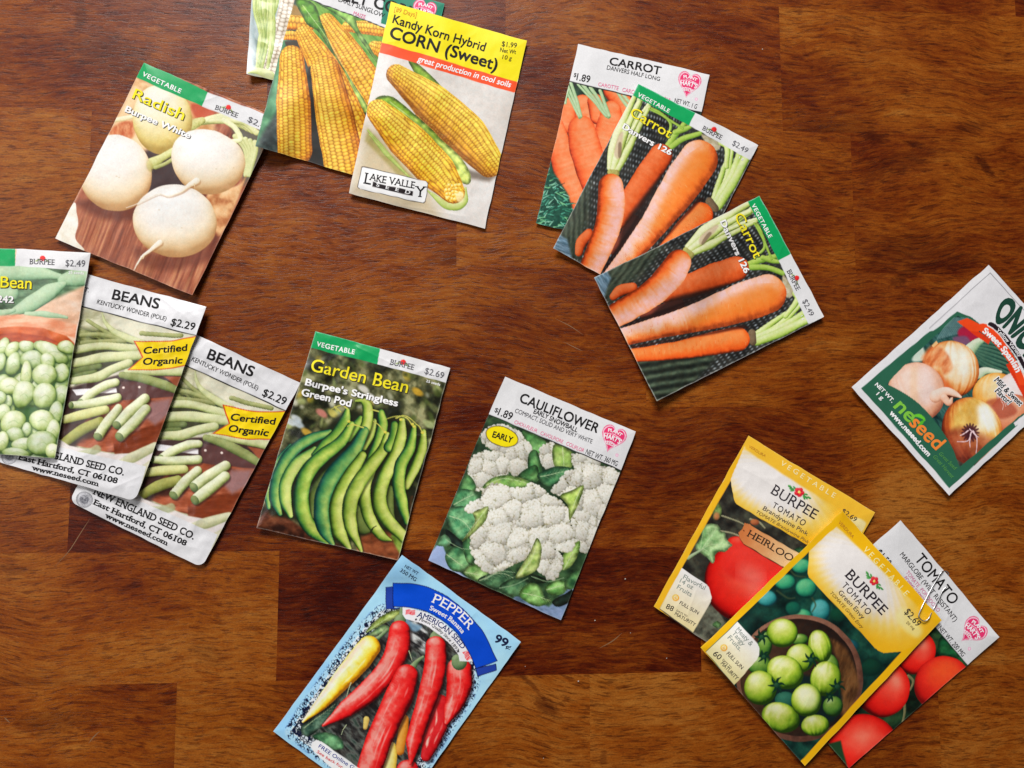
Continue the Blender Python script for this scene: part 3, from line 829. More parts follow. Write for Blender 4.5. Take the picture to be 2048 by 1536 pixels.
pk.text('Net Wt', (1666, 326), (1766, 342), 26, BLACK, bold=.008, part='net_weight', parent='header_band')
pk.text('10 g', (1680, 370), (1738, 382), 26, BLACK, part='net_weight', parent='header_band')
pk.text('L', (783, 1172), (833, 1182), 72, BLACK, serif=.06, part='lettering', parent='maker_label')
pk.text('AKE VALLE', (822, 1150), (1112, 1206), 44, BLACK, serif=.05, bold=.004, part='lettering', parent='maker_label')
pk.text('Y', (1112, 1256), (1190, 1262), 68, BLACK, serif=.06, part='lettering', parent='maker_label')
pk.text('SEED', (868, 1188), (1084, 1242), 22, WHITE, serif=.05, bold=.012, space=2.6, part='lettering', parent='maker_label')

# ---- the two organic pole bean packets: one artwork
def art_beans(k):
    k.wash([(150, 148, 116), (196, 192, 164), (222, 216, 204)], 120, 40, 3)
    BN = [(78, 88, 46), (142, 150, 96), (186, 190, 142), (212, 212, 172)]
    BD = [(40, 48, 28), (84, 96, 56), (120, 130, 84)]
    k.fill([(780, 300), (1400, 540), (1200, 560), (900, 500)], (206, 202, 180), 50)
    k.fill([(620, 380), (860, 430), (960, 500), (900, 620), (600, 560)], Ink.mottle([(40, 44, 26), (104, 110, 66), (150, 152, 104)], 50, 14, 5, ang=.5), 40)
    for q, r in (([(690, 340), (780, 420), (860, 480)], 12), ([(640, 420), (760, 440), (860, 480)], 14), ([(640, 470), (740, 480), (900, 500)], 15), ([(1000, 470), (1100, 500), (1240, 530)], 14)):
        k.tube(q, r, [(60, 66, 36), (120, 126, 78), (170, 172, 124)])
    k.tube([(780, 306), (792, 366), (835, 430), (920, 490), (1000, 530)], [3, 9, 16, 22, 20], BN)
    k.fill([(560, 500), (980, 540), (960, 660), (560, 720)], (64, 64, 44), 30)
    k.tube([(600, 505), (760, 510), (960, 560)], 24, BN, seed=2); k.tube([(580, 585), (760, 580), (985, 606)], [28, 30, 28], BN, seed=3)
    k.tube([(560, 640), (640, 632), (720, 630)], 20, BD); k.tube([(550, 672), (620, 662), (690, 660)], 16, BD)
    k.fill([(480, 730), (860, 700), (1240, 760), (1190, 900), (1080, 930), (840, 880), (480, 900)], (72, 52, 50), 16)
    k.fill([(820, 740), (1240, 820), (1190, 930), (830, 860)], (96, 66, 64), 14)
    k.fill([(1100, 760), (1260, 790), (1210, 900), (1140, 800)], (150, 88, 64), 10)
    k.fill([(540, 742), (805, 776), (806, 806), (560, 782)], (226, 222, 224), 6)
    k.tube([(880, 690), (1050, 720), (1260, 760)], [16, 24, 26], BN, seed=6)
    k.tube([(540, 690), (700, 692), (800, 660), (900, 640)], [20, 30, 28, 26], BN, seed=4)
    k.tube([(850, 706), (980, 752), (1090, 810), (1180, 868)], [20, 28, 30, 22], [(52, 60, 34), (112, 122, 74), (164, 170, 118)], seed=5)
    # clay pot with cut beans
    k.fill([(470, 900), (820, 860), (1190, 900), (1140, 1060), (1010, 1180), (860, 1200), (700, 1160), (460, 1060)], Ink.mottle([(110, 56, 36), (150, 84, 58), (176, 106, 78)], 90, 26, 5), 10)
    k.fill([(740, 1090), (1120, 1020), (1090, 1180), (900, 1210), (740, 1190)], Ink.mottle([(104, 48, 24), (146, 76, 44)], 120, 24, 6), 12, a=.9)
    k.fill([(1000, 900), (1130, 900), (1100, 1000), (1010, 1050), (950, 990)], (150, 118, 118), 40, a=.9)
    k.fill([(480, 780), (640, 860), (520, 1100), (400, 1100)], (58, 38, 34), 40, a=.9)
    k.fill([(640, 920), (800, 960), (700, 1060), (520, 1060)], (64, 40, 34), 30, a=.8)
    for x, y in ((848, 782), (946, 798)): k.ball(x, y, 8, 7, [(235, 215, 205)] * 2, soft=5)
    CB = [(70, 80, 40), (138, 146, 92), (194, 198, 150), (228, 230, 200)]
    def cut(pts, r, cols=CB, s=1, end=True):
        k.tube([(x + 6, y + 12) for x, y in pts], r, [(40, 26, 22)] * 2, soft=12, a=.5)
        k.tube(pts, r, cols, seed=s)
        if end:
            (x0, y0), (x1, y1) = pts[0], pts[1]; an = math.atan2(y1 - y0, x1 - x0); rr = r if np.isscalar(r) else r[0]
            k.ball(x0 - math.cos(an) * rr * .35, y0 - math.sin(an) * rr * .35, rr * .72, rr * .98, [(60, 76, 46), (96, 112, 72), (140, 150, 104)], rot=an)
    cut([(590, 826), (660, 784), (740, 752), (806, 744)], [26, 28, 28, 24], s=2); cut([(530, 838), (660, 846), (805, 838)], [22, 28, 27], s=3)
    cut([(470, 918), (600, 904), (720, 898)], [24, 30, 26], [(100, 104, 50), (172, 172, 108), (214, 212, 156)], s=4, end=False)
    cut([(430, 1072), (560, 1000), (680, 966)], [26, 34, 30], [(70, 74, 30), (126, 128, 66), (170, 170, 104)], s=5, end=False)
    cut([(662, 1048), (720, 980), (800, 905)], [30, 31, 27], s=6); cut([(786, 1000), (870, 935), (970, 874)], [32, 34, 30], s=7); cut([(792, 1076), (880, 1010), (965, 940)], [32, 35, 30], s=8)
    k.fill([(400, 1010), (480, 1080), (740, 1180), (900, 1205), (1010, 1165), (980, 1240), (880, 1290), (380, 1090)], (216, 206, 202), 10)
    k.tube([(740, 1250), (850, 1222), (990, 1180)], [16, 34, 26], [(130, 134, 96), (176, 176, 138), (206, 204, 174)], soft=10)
    k.tube([(520, 1130), (600, 1140), (640, 1130)], [8, 24, 26], [(130, 138, 100), (180, 184, 148)], soft=14, a=.8)
    k.fill([(560, -100), (1500, 300), (1340, 552), (702, 262), (500, 180)], (212, 211, 213))
    k.line([(500, 176), (702, 264), (1340, 552)], [3.2, 3.2], BLACK)
    k.fill([(60, 930), (440, 1086), (920, 1292), (800, 1560), (-60, 1180)], (212, 211, 213), 4)
    rb = catmull([(948, 508), (1140, 546), (1335, 548)], 12); rb2 = catmull([(1240, 720), (1090, 718), (886, 682)], 12)
    k.fill(list(rb) + list(rb2) + [(985, 622)], (186, 70, 30), 3)
    sh = list(catmull([(958, 516), (1140, 552), (1331, 554)], 12)) + list(catmull([(1238, 714), (1090, 712), (900, 680)], 12)) + [(994, 622)]
    k.fill(sh, (246, 196, 24), 3)
    for r0, c in ((50, (120, 120, 124)), (45, (205, 204, 208)), (42, (140, 140, 144)), (30, (196, 195, 200)), (27, (120, 120, 126))):
        k.ball(116, 1082, r0, r0, [c, c], soft=2.5, nz=0)
    k.fill([(100, 1060), (134, 1062), (130, 1100), (98, 1102)], Ink.mottle([(90, 90, 96), (210, 210, 214)], 8, 8, 4), 3)
    for j in range(26):
        an = j * 6.283 / 26; k.ball(116 + 36 * math.cos(an), 1082 + 36 * math.sin(an), 3, 4, [(215, 214, 218)] * 2, soft=2)
BQ2 = [(331, 641), (599.8, 765.5), (404, 1135), (138, 1003)]
BQ1 = [(133, 537), (413, 613.5), (271, 1003), (-10.6, 922)]
B_AQ = [frame(*Z4)(*p) for p in BQ2]
BP = [('vegetable_picture', [(-far, -far), (far, -far), (far, far), (-far, far)]), ('title_band', [(300, -300), (1700, 200), (1340, 552), (702, 264), (400, 134)]),
      ('address_band', [(0, 904), (440, 1086), (1000, 1326), (1000, 1700), (-200, 1600)]),
      ('organic_ribbon', list(catmull([(948, 508), (1140, 546), (1335, 548)], 8)) + list(catmull([(1240, 720), (1090, 718), (886, 682)], 8)) + [(985, 622)]),
      ('seal', [(116 + 51 * math.cos(a), 1082 + 51 * math.sin(a)) for a in np.linspace(0, 6.2, 24)])]
for label, q, sd, lf, cr in (('silver pole bean packet beside the garden bean packet, half under its twin', BQ2, 21, 1.5, [(.0, .9, .5, .99, .2, .0015)]),
                             ('silver pole bean packet lying between the lima packet and its twin', BQ1, 25, 1.0, [(.62, .0, .98, .10, .28, .0018), (.15, .0, .35, .18, .2, .002), (.8, .98, 1., .86, .22, .0016), (.0, .5, .2, .3, .15, .002)])):
    pk = Packet(label, q, Z4, art_beans, B_AQ, BP, seed=sd, lift=lf, bulge=1.1, wrinkle=.34, round_=.0045, wear=.25, creases=cr, group='pole bean packets with yellow organic ribbons', mat=M_GLOSS)
    pk.text('BEANS', (850, 232), (1120, 340), 62, BLACK, bold=.022, part='title', parent='title_band')
    pk.text('KENTUCKY WONDER (POLE)', (757, 246), (1156, 422), 27, BLACK, part='variety_name', parent='title_band')
    pk.text('$2.29', (1181, 454), (1320, 512), 46, BLACK, bold=.008, part='price', parent='title_band')
    pk.text('NET WT.', (590, 106), (716, 168), 25, BLACK, bold=.008, part='net_weight', parent='title_band')
    pk.text('Certified', (998, 602), (1266, 630), 40, BLACK, bold=.018, shear=.12, part='lettering', parent='organic_ribbon')
    pk.text('Organic', (986, 668), (1222, 700), 40, BLACK, bold=.018, shear=.12, part='lettering', parent='organic_ribbon')
    pk.text('NEW ENGLAND SEED CO.', (165, 1046), (772, 1320), 42, BLACK, serif=.075, bold=.016, part='lettering', parent='address_band')
    pk.text('East Hartford, CT 06108', (165, 1110), (726, 1360), 33, BLACK, serif=.075, bold=.02, part='lettering', parent='address_band')
    pk.text('www.neseed.com', (235, 1186), (616, 1358), 29, BLACK, serif=.075, bold=.02, part='lettering', parent='address_band')

# ---- lima beans at the left edge
def art_lima(k):
    k.wash([(196, 152, 124), (222, 184, 158), (234, 204, 184)], 120, 60, 3)
    PD = [(72, 100, 74), (124, 156, 122), (158, 184, 150), (184, 204, 172)]
    k.fill([(-400, 100), (350, 160), (520, 175), (480, 260), (120, 420), (-400, 420)], Ink.mottle([(62, 82, 60), (120, 148, 116)], 60, 30, 4), 30)
    k.tube([(-300, 200), (-40, 196), (180, 190), (350, 212)], [40, 50, 46, 14], PD, rim=.15); k.tube([(360, 230), (430, 216), (540, 200)], [34, 50, 56], PD, rim=.15)
    k.tube([(60, 420), (170, 370), (280, 300), (365, 250)], [16, 46, 46, 16], PD, rim=.15, seed=3); k.tube([(-200, 320), (-60, 330), (60, 310)], [46, 50, 46], PD, rim=.15)
    k.tube([(150, 425), (260, 425), (380, 440)], [14, 18, 8], PD); k.tube([(-160, 420), (-20, 424), (80, 404)], [30, 24, 10], PD)
    k.fill([(-300, 455), (100, 425), (300, 450), (440, 480), (430, 560), (300, 520), (120, 490), (-300, 520)], Ink.mottle([(214, 140, 108), (236, 186, 158)], 80, 20, 5), 16)
    k.fill([(-300, 520), (100, 494), (250, 502), (380, 545), (430, 590), (430, 900), (-300, 900)], Ink.mottle([(172, 84, 44), (214, 122, 78)], 80, 30, 5), 10)
    k.fill([(-300, 560), (90, 530), (260, 548), (345, 590), (340, 700), (-300, 700)], Ink.mottle([(150, 66, 34), (196, 102, 62)], 80, 30, 8), 10)
    k.fill([(-300, 620), (60, 590), (440, 610), (420, 1000), (330, 1300), (-300, 1300)], (70, 104, 62), 30)
    LB = [(66, 88, 42), (122, 142, 80), (164, 180, 120), (194, 205, 158), (219, 224, 194)]
    rr = random.Random(5)
    for j in range(70):
        k.ball(rr.uniform(-300, 430), rr.uniform(640, 1260), rr.uniform(40, 62), rr.uniform(34, 52), LB, rot=rr.uniform(-1.5, 1.5), seed=j, rim=.35, amb=.02)
    BL = [(15, 612, 58, 34, -1.0), (68, 622, 52, 34, -.8), (152, 610, 46, 36, .1), (235, 604, 46, 30, .2), (300, 640, 108, 44, .55), (380, 610, 52, 40, .3), (75, 706, 44, 70, .3), (188, 682, 72, 56, .2), (272, 690, 40, 50, -.5),
          (150, 760, 32, 76, .05), (348, 758, 46, 56, .3), (255, 768, 72, 66, .1), (55, 832, 66, 50, .1), (0, 700, 30, 60, .2), (350, 880, 40, 60, .3), (132, 882, 62, 82, .3), (255, 890, 68, 78, .1), (45, 922, 26, 40, 0), (0, 900, 36, 42, 0), (20, 984, 44, 52, .2),
          (320, 985, 40, 70, .2), (75, 1036, 78, 62, -.6), (240, 1028, 72, 62, .1), (155, 1082, 26, 46, .1), (90, 1110, 56, 46, .3), (305, 1085, 40, 66, .1), (15, 1150, 36, 60, .1), (130, 1166, 62, 38, -.2), (240, 1158, 84, 72, -.2), (95, 1212, 80, 28, .1), (300, 1200, 40, 44, .1)]
    for j, (x, y, a, b_, r) in enumerate(BL):
        k.ball(x + 5, y + 8, a * 1.03, b_ * 1.03, [(46, 72, 36)] * 2, rot=r, soft=18, a=.6)
        t_ = rr.uniform(-14, 14); k.ball(x, y, a, b_, [(c0 + t_ * 1.2, c1 + t_, c2 + t_ * .8) for c0, c1, c2 in LB], rot=r, seed=100 + j, rim=.18, spec=.22, power=6, nz=.22, ns=30, amb=.10, egg=rr.uniform(-.25, .25), L=np.array([-.2, -.55, .8]))
        k.line([(x - a * .3, y + b_ * .1), (x + a * .1, y - b_ * .1), (x + a * .45, y + b_ * .15)], [2, 2], (140, 166, 108), soft=5, a=.45)
    k.fill([(-500, 0), (86, 30), (84, 151), (-500, 130)], GREEN)
    k.fill([(97, 30), (560, 60), (540, 181), (84, 151)], (224, 221, 222)); k.fill([(100, 30), (560, 60), (540, 181), (84, 151)], SHEET)
    red_flower_small(k, 241, 108, 16, .05)
pk = Packet('lima bean seed packet at the left edge, on top of the pole bean packets', [(-109, 491), (181, 506.4), (111, 917), (-178, 897)], Z3, art_lima, seed=31, lift=.8, bulge=1.3, wrinkle=.2, wear=.5,
       creases=[(.95, .3, 1., .34, .2, .001)],
       parts=[('vegetable_picture', [(-far, -far), (far, -far), (far, far), (-far, far)]), ('header_band', [(-800, -100), (700, 0), (640, 188), (84, 151), (-800, 100)])])
burpee(pk, ((-260, 100), (-20, 112)), 'Lima Bean', ((-205, 262), (178, 282)), 66, [('Fordhook 242', ((-285, 344), (76, 362)), 38)], ((167, 141), (308, 145)), 31, '$2.49', ((371, 150), (482, 153)), 36, '25 seeds', ((390, 193), (476, 197)), 15, 27)
# ---- stringless garden bean
def art_garden(k):
    k.wash([(34, 36, 24), (66, 68, 44), (104, 104, 74), (150, 148, 112)], 70, 70, 4, con=1.3)
    rr = random.Random(3)
    for j in range(130):
        x, y = rr.uniform(150, 1250), rr.uniform(120, 760)
        c = rr.choice([(206, 206, 184), (170, 178, 120), (222, 222, 214), (196, 170, 70), (92, 104, 56), (60, 66, 38), (44, 46, 30), (84, 96, 50), (130, 140, 90)])
        k.ball(x, y, rr.uniform(10, 34), rr.uniform(8, 22), [c, c], rot=rr.uniform(0, 3), soft=22, nz=0, a=rr.uniform(.3, .85))
    for x, y, c in ((285, 605, (216, 222, 226)), (250, 625, (204, 212, 216)), (300, 640, (190, 200, 205)), (350, 690, (196, 160, 70)), (440, 570, (200, 130, 120)), (510, 570, (190, 178, 100)), (700, 420, (214, 210, 200)), (740, 470, (206, 204, 196)), (1030, 440, (200, 160, 60)), (1100, 640, (170, 180, 130))):
        k.ball(x, y, 38, 20, [c, c], rot=.6, soft=16, nz=0, a=.85)
    k.fill([(0, 1290), (110, 1140), (300, 1260), (560, 1390), (700, 1440), (300, 1400)], Ink.mottle([(54, 30, 22), (96, 56, 38), (130, 84, 60)], 50, 40, 6), 30)
    k.fill([(620, 1120), (1000, 1080), (960, 1300), (900, 1500), (660, 1440)], Ink.mottle([(84, 46, 26), (130, 76, 48), (160, 100, 66)], 80, 50, 7), 20)
    k.fill([(860, 1330), (960, 1180), (960, 1300), (920, 1440)], Ink.mottle([(90, 110, 40), (140, 160, 80)], 40, 40, 8), 20)
    k.fill([(180, 860), (420, 700), (620, 560), (1060, 680), (1000, 960), (960, 1290), (760, 1290), (660, 1340), (500, 1360), (260, 1220), (110, 1170)], (40, 42, 26), 40, 60)
    G1 = [(22, 52, 36), (54, 100, 56), (110, 150, 66), (184, 198, 104)]
    G2 = [(14, 54, 50), (34, 92, 74), (76, 132, 84), (160, 184, 104)]
    GD = [(40, 52, 26), (78, 92, 46), (118, 130, 74)]
    GY = [(40, 62, 24), (92, 120, 48), (150, 170, 78), (200, 206, 124)]
    B = dict(soft=3.5, rim=.30, nz=.11, ns=30, L=np.array([.62, -.10, .78]), amb=.04, bands=(110, .12))
    def bean(p, r, c, s, **kw):
        k.tube([(x + 10, y + 10) for x, y in p], r, [(26, 28, 16)] * 2, soft=16, a=.5)
        k.tube(p, r, c, seed=s, **{**B, **kw})
    bean([(250, 780), (150, 900), (105, 1040), (112, 1150)], [18, 26, 26, 12], G2, 1)
    bean([(600, 850), (470, 960), (390, 1080), (372, 1210)], [30, 36, 36, 20], GD, 2)
    bean([(805, 570), (815, 640), (790, 740), (740, 860)], [22, 34, 34, 24], G1, 3); bean([(760, 620), (740, 700), (700, 780)], [20, 28, 20], GY, 4)
    bean([(680, 600), (650, 650), (600, 720)], [16, 30, 30], G1, 5)
    bean([(860, 1040), (850, 1160), (880, 1290)], [26, 34, 26], GD, 6); bean([(640, 1160), (690, 1270), (760, 1270)], [36, 44, 10], GD, 7)
    bean([(490, 690), (360, 735), (240, 830), (165, 970), (150, 1100), (180, 1190)], [22, 34, 36, 36, 34, 14], G2, 8)
    bean([(400, 800), (290, 880), (220, 1000), (215, 1110), (245, 1198)], [24, 36, 40, 38, 16], [(40, 84, 56), (94, 138, 78), (158, 182, 98), (200, 208, 130)], 9)
    bean([(598, 552), (585, 610), (540, 690), (470, 760), (400, 830)], [16, 34, 36, 36, 24], G1, 10)
    bean([(625, 640), (560, 745), (440, 840), (350, 940), (312, 1070), (322, 1190), (380, 1290), (470, 1370)], [22, 36, 44, 48, 48, 46, 42, 14], G1, 11)
    bean([(745, 930), (710, 1010), (705, 1110), (735, 1220), (800, 1320), (862, 1354)], [28, 36, 38, 38, 30, 6], GY, 12)
    bean([(648, 496), (690, 492), (722, 530), (722, 610), (700, 690), (650, 770)], [6, 16, 30, 34, 34, 30], GY, 13)
    bean([(705, 680), (640, 800), (530, 920), (460, 1040), (435, 1160), (450, 1280), (505, 1378)], [28, 42, 48, 50, 48, 44, 12], G2, 14)
    bean([(690, 830), (620, 940), (560, 1050), (528, 1170), (545, 1300), (610, 1404)], [28, 40, 44, 46, 44, 12], GY, 15)
    bean([(842, 704), (815, 800), (740, 900), (660, 1010), (612, 1130), (618, 1270), (684, 1420)], [18, 36, 42, 46, 46, 42, 10], GY, 16)
    bean([(890, 640), (885, 720), (850, 780)], [22, 34, 30], G1, 17)
    bean([(936, 616), (928, 720), (890, 840), (826, 970), (795, 1100), (830, 1210), (940, 1330)], [18, 34, 38, 42, 42, 42, 34], GY, 18)
    bean([(1066, 684), (1055, 800), (1010, 920), (960, 1020)], [16, 30, 30, 22], GY, 20)
    bean([(1008, 656), (985, 780), (930, 890), (915, 1010), (935, 1130), (962, 1240)], [16, 34, 38, 38, 36, 20], G1, 19)
    for q in ([(600, 540), (560, 520), (500, 545)], [(700, 660), (640, 640), (600, 650)], [(830, 690), (790, 640), (760, 620)], [(900, 600), (960, 590), (1050, 660)], [(1060, 690), (1040, 650), (1020, 640)], [(1000, 650), (960, 600), (900, 590), (830, 610)], [(790, 560), (750, 550), (735, 560)], [(560, 560), (520, 530), (540, 560)]):
        k.line(q, [4, 2], (186, 182, 96))
    for x, y in ((1060, 690), (1010, 655), (930, 610), (832, 690), (610, 620), (1000, 640)): k.ball(x, y, 10, 8, [(190, 170, 60), (220, 210, 110)])
    k.line([(740, 1300), (755, 1275), (775, 1262)], [6, 2], (40, 46, 26))
    k.fill([(380, 20), (830, 120), (785, 270), (370, 168)], GREEN)
    k.fill([(808, 120), (1300, 240), (1270, 402), (785, 270)], SHEET)
    red_flower_small(k, 941, 258, 17, .25)
pk = Packet('garden bean packet with long hanging green pods, right of the two pole bean packets', [(630.2, 661.5), (901.4, 735.4), (794.7, 1121.2), (512.4, 1055)], Z5, art_garden, seed=41, lift=1.2, bulge=1.8, wrinkle=.30, wear=.45,
       creases=[(.28, .02, .62, .06, .3, .0018), (.30, .01, .36, .09, .25, .0012), (.72, .60, .97, .66, .22, .0014), (.88, .38, 1., .36, .2, .001), (.1, .96, .5, .9, .15, .002)], curls=[(0, 1, 1.5, .03)],
       parts=[('vegetable_picture', [(-far, -far), (far, -far), (far, far), (-far, far)]), ('header_band', [(300, -100), (1400, 200), (1330, 418), (785, 270), (340, 160)])])
burpee(pk, ((405, 158), (637, 210)), 'Garden Bean', ((367, 306), (964, 446)), 76, [("Burpee's Stringless", ((337, 396), (905, 530)), 42), ('Green Pod', ((314, 458), (617, 530)), 42)], ((860, 270), (1005, 307)), 33, '$2.69', ((1074, 326), (1190, 360)), 38, '25 seeds', ((1084, 380), (1172, 404)), 16, 29)

# ---- cauliflower
def art_cauli(k):
    k.wash([(22, 40, 28), (42, 72, 48), (72, 110, 70)], 60, 50, 4)
    k.fill([(20, 1130), (120, 1000), (175, 1150), (330, 1270), (240, 1300)], (146, 168, 216), 14)
    k.fill([(560, 1330), (760, 1400), (910, 1260), (930, 1260), (830, 1500), (540, 1380)], Ink.mottle([(70, 92, 116), (112, 136, 172), (130, 152, 196)], 60, 30, 6, ang=.4), 20)
    k.leaf([(610, 360), (740, 420), (720, 500), (660, 520), (625, 440)], (60, 118, 62), (110, 160, 96), seed=2)
    florets(k, [(360, 400), (440, 330), (560, 350), (610, 420), (560, 500), (470, 500)], 3, dim=.80, big=80, small=17)
    florets(k, [(515, 480), (590, 410), (650, 440), (668, 510), (640, 590), (560, 620), (515, 570)], 4, dim=.86, big=90, small=18)
    florets(k, [(310, 520), (400, 480), (500, 510), (530, 580), (500, 640), (400, 680), (330, 710), (285, 630)], 6, dim=.90, big=90, small=18)
    florets(k, [(716, 460), (770, 430), (800, 470), (792, 570), (740, 580), (706, 520)], 8, dim=.82, big=70, small=17)
    k.leaf([(790, 440), (890, 480), (900, 560), (850, 600), (790, 560)], (110, 150, 66), (160, 186, 104), [(840, 460), (850, 590)], seed=5)
    florets(k, [(900, 500), (980, 510), (1060, 545), (1030, 590), (920, 590)], 9, dim=.82, big=70, small=17)
    k.leaf([(640, 500), (690, 480), (720, 600), (690, 670), (640, 620)], (52, 106, 60), (98, 150, 90), seed=7)
    k.leaf([(580, 620), (680, 560), (700, 640), (640, 660)], (44, 92, 52), (96, 146, 86), seed=8)
    k.leaf([(700, 610), (800, 570), (900, 590), (820, 670), (760, 690), (700, 650)], (36, 84, 58), (84, 140, 92), [(710, 630), (880, 595)], seed=9)
    florets(k, [(780, 720), (830, 650), (870, 600), (940, 580), (1000, 560), (1100, 575), (1180, 620), (1160, 700), (1110, 820), (1010, 850), (930, 840), (880, 760)], 11, dim=.96, big=120, small=21)
    florets(k, [(1020, 830), (1090, 800), (1100, 860), (1050, 950), (1000, 890)], 14, dim=.90, big=80, small=20)
    florets(k, [(895, 860), (960, 840), (1030, 870), (1040, 950), (1000, 1060), (940, 1060), (915, 960)], 12, dim=.92, big=100, small=20)
    # leaves at the left and below
    for p, a, b_, m in (([(270, 620), (310, 640), (330, 700), (270, 740), (225, 720)], (52, 110, 64), (106, 160, 98), None),
                     ([(190, 760), (240, 700), (330, 720), (340, 780), (260, 820), (200, 800)], (58, 118, 78), (120, 172, 122), [(200, 790), (320, 730)]),
                     ([(160, 830), (240, 800), (320, 830), (360, 890), (300, 960), (250, 1010), (180, 950)], (60, 122, 84), (122, 176, 124), [(175, 860), (250, 890), (300, 950)]),
                     ([(150, 940), (220, 990), (270, 1040), (250, 1060), (170, 1030)], (20, 34, 32), (44, 66, 60), None),
                     ([(90, 1030), (140, 970), (180, 1010), (160, 1040)], (70, 132, 92), (120, 170, 126), None),
                     ([(145, 1100), (200, 1040), (250, 1060), (300, 1130), (250, 1190), (180, 1180)], (56, 112, 76), (116, 168, 112), [(155, 1090), (250, 1160)]),
                     ([(250, 1020), (300, 990), (310, 1140), (270, 1130)], (62, 118, 74), (120, 170, 108), None),
                     ([(255, 1190), (320, 1150), (420, 1220), (350, 1250), (300, 1230)], (84, 132, 66), (150, 186, 116), [(265, 1195), (400, 1225)]),
                     ([(340, 1240), (440, 1190), (520, 1170), (580, 1240), (500, 1290), (420, 1290)], (34, 66, 48), (78, 120, 84), [(350, 1245), (470, 1200), (570, 1240)]),
                     ([(470, 1280), (560, 1230), (650, 1250), (640, 1310), (540, 1340)], (40, 76, 54), (88, 132, 90), None),
                     ([(590, 1310), (650, 1260), (710, 1280), (740, 1350), (780, 1360), (700, 1400), (610, 1360)], (90, 144, 70), (140, 188, 110), [(610, 1320), (700, 1340), (770, 1365)]),
                     ([(740, 1290), (800, 1240), (860, 1260), (850, 1320), (780, 1330)], (86, 140, 70), (136, 184, 106), [(750, 1300), (850, 1270)]),
                     ([(780, 1370), (860, 1320), (900, 1300), (890, 1360), (820, 1400)], (18, 30, 26), (40, 60, 50), None),
                     ([(860, 1240), (930, 1180), (950, 1210), (910, 1290), (860, 1290)], (44, 92, 58), (100, 150, 90), None),
                     ([(640, 1200), (760, 1240), (700, 1260)], (26, 44, 30), (60, 90, 60), None)):
        k.leaf(p, a, b_, m, seed=int(p[0][0]))
    k.leaf([(840, 1180), (850, 1090), (900, 1040), (945, 1010), (935, 1090), (890, 1160)], (110, 156, 66), (170, 198, 110), [(850, 1180), (935, 1030)], seed=3)
    k.leaf([(370, 700), (410, 645), (480, 622), (560, 628), (660, 668), (640, 700), (500, 700)], (92, 142, 70), (156, 188, 100), [(390, 680), (500, 640), (650, 675)], seed=4)
    florets(k, [(262, 828), (310, 780), (360, 760), (370, 710), (440, 668), (540, 695), (630, 705), (650, 668), (700, 690), (760, 740), (830, 780), (875, 830), (885, 900), (912, 960), (905, 1050), (850, 1075), (780, 1050), (840, 1110), (830, 1190), (780, 1240), (710, 1190), (650, 1110), (560, 1140), (510, 1170), (400, 1195), (320, 1120), (296, 1000), (345, 930), (370, 880), (320, 840)], 21, big=128, small=24, spd=90)
    florets(k, [(300, 1000), (350, 940), (420, 940), (520, 900), (590, 900), (640, 970), (640, 1060), (600, 1130), (500, 1160), (400, 1195), (330, 1120)], 23, big=130, small=23, dim=1.0, spd=60)
    k.leaf([(312, 842), (360, 815), (402, 806), (390, 880), (350, 930), (290, 985), (245, 1010), (320, 900)], (126, 156, 76), (178, 194, 116), [(390, 815), (330, 900), (260, 990)], seed=5)
    k.leaf([(828, 744), (890, 715), (964, 684), (945, 770), (915, 840), (885, 885), (870, 800)], (120, 160, 60), (176, 200, 106), [(950, 695), (890, 850)], seed=6)
    k.leaf([(565, 1230), (620, 1130), (660, 1060), (690, 995), (718, 1040), (712, 1120), (690, 1180), (620, 1220)], (124, 158, 70), (184, 202, 124), [(580, 1220), (660, 1120), (695, 1005)], seed=7)
    for q in ([(380, 1240), (470, 1190), (560, 1200)], [(470, 1290), (560, 1270), (640, 1230)], [(150, 1000), (230, 1050), (300, 1060)], [(660, 1220), (760, 1250), (850, 1230)]):
        k.line(q, [3, 2], (150, 180, 140), a=.7)
    g = k.C.mean(1, keepdims=True); k.C[:] = k.C * .80 + g * .20 + np.array((2, 0, -3))
    k.fill([(300, -100), (1500, 300), (1300, 650), (1180, 594), (408, 264), (300, 218)], SHEET)
    k.line([(360, 243), (408, 264), (1182, 595), (1260, 628)], [2.4] * 2, BLACK)
    k.ball(484, 394, 98, 58, [(60, 52, 20)] * 2, rot=.30, nz=0); k.ball(484, 394, 94, 54, [(246, 208, 22)] * 2, rot=.30, nz=0)
    heart(k, 1132, 410, 152, .40)
EL = [(484 + 97 * math.cos(a) * math.cos(.3) - 57 * math.sin(a) * math.sin(.3), 394 + 97 * math.cos(a) * math.sin(.3) + 57 * math.sin(a) * math.cos(.3)) for a in np.linspace(0, 6.28, 30, endpoint=False)]
pk = Packet('cauliflower seed packet with a yellow oval, lying by itself', [(1009.3, 753.5), (1270.7, 864.6), (1122, 1241), (855.2, 1120.9)], Z6, art_cauli, seed=51, lift=1.0, bulge=1.1, mat=M_MATT, curls=[(1, 1, .8, .02)],
       parts=[('vegetable_picture', [(-far, -far), (far, -far), (far, far), (-far, far)]), ('title_band', [(300, -100), (1500, 300), (1340, 663), (1180, 595), (408, 264), (300, 218)]),
              ('heart_emblem', heart_pts(1132, 410, 156, .40)), ('oval_badge', EL)])
pk.text('CAULIFLOWER', (583, 190), (1042, 374), 56, BLACK, bold=.014, part='title', parent='title_band')
pk.text('EARLY SNOWBALL', (665, 256), (922, 368), 27, BLACK, bold=.014, part='variety_name', parent='title_band')
pk.text('COMPACT, SOLID AND VERY WHITE', (556, 250), (1011, 438), 25, (78, 76, 80), part='lettering', parent='title_band')
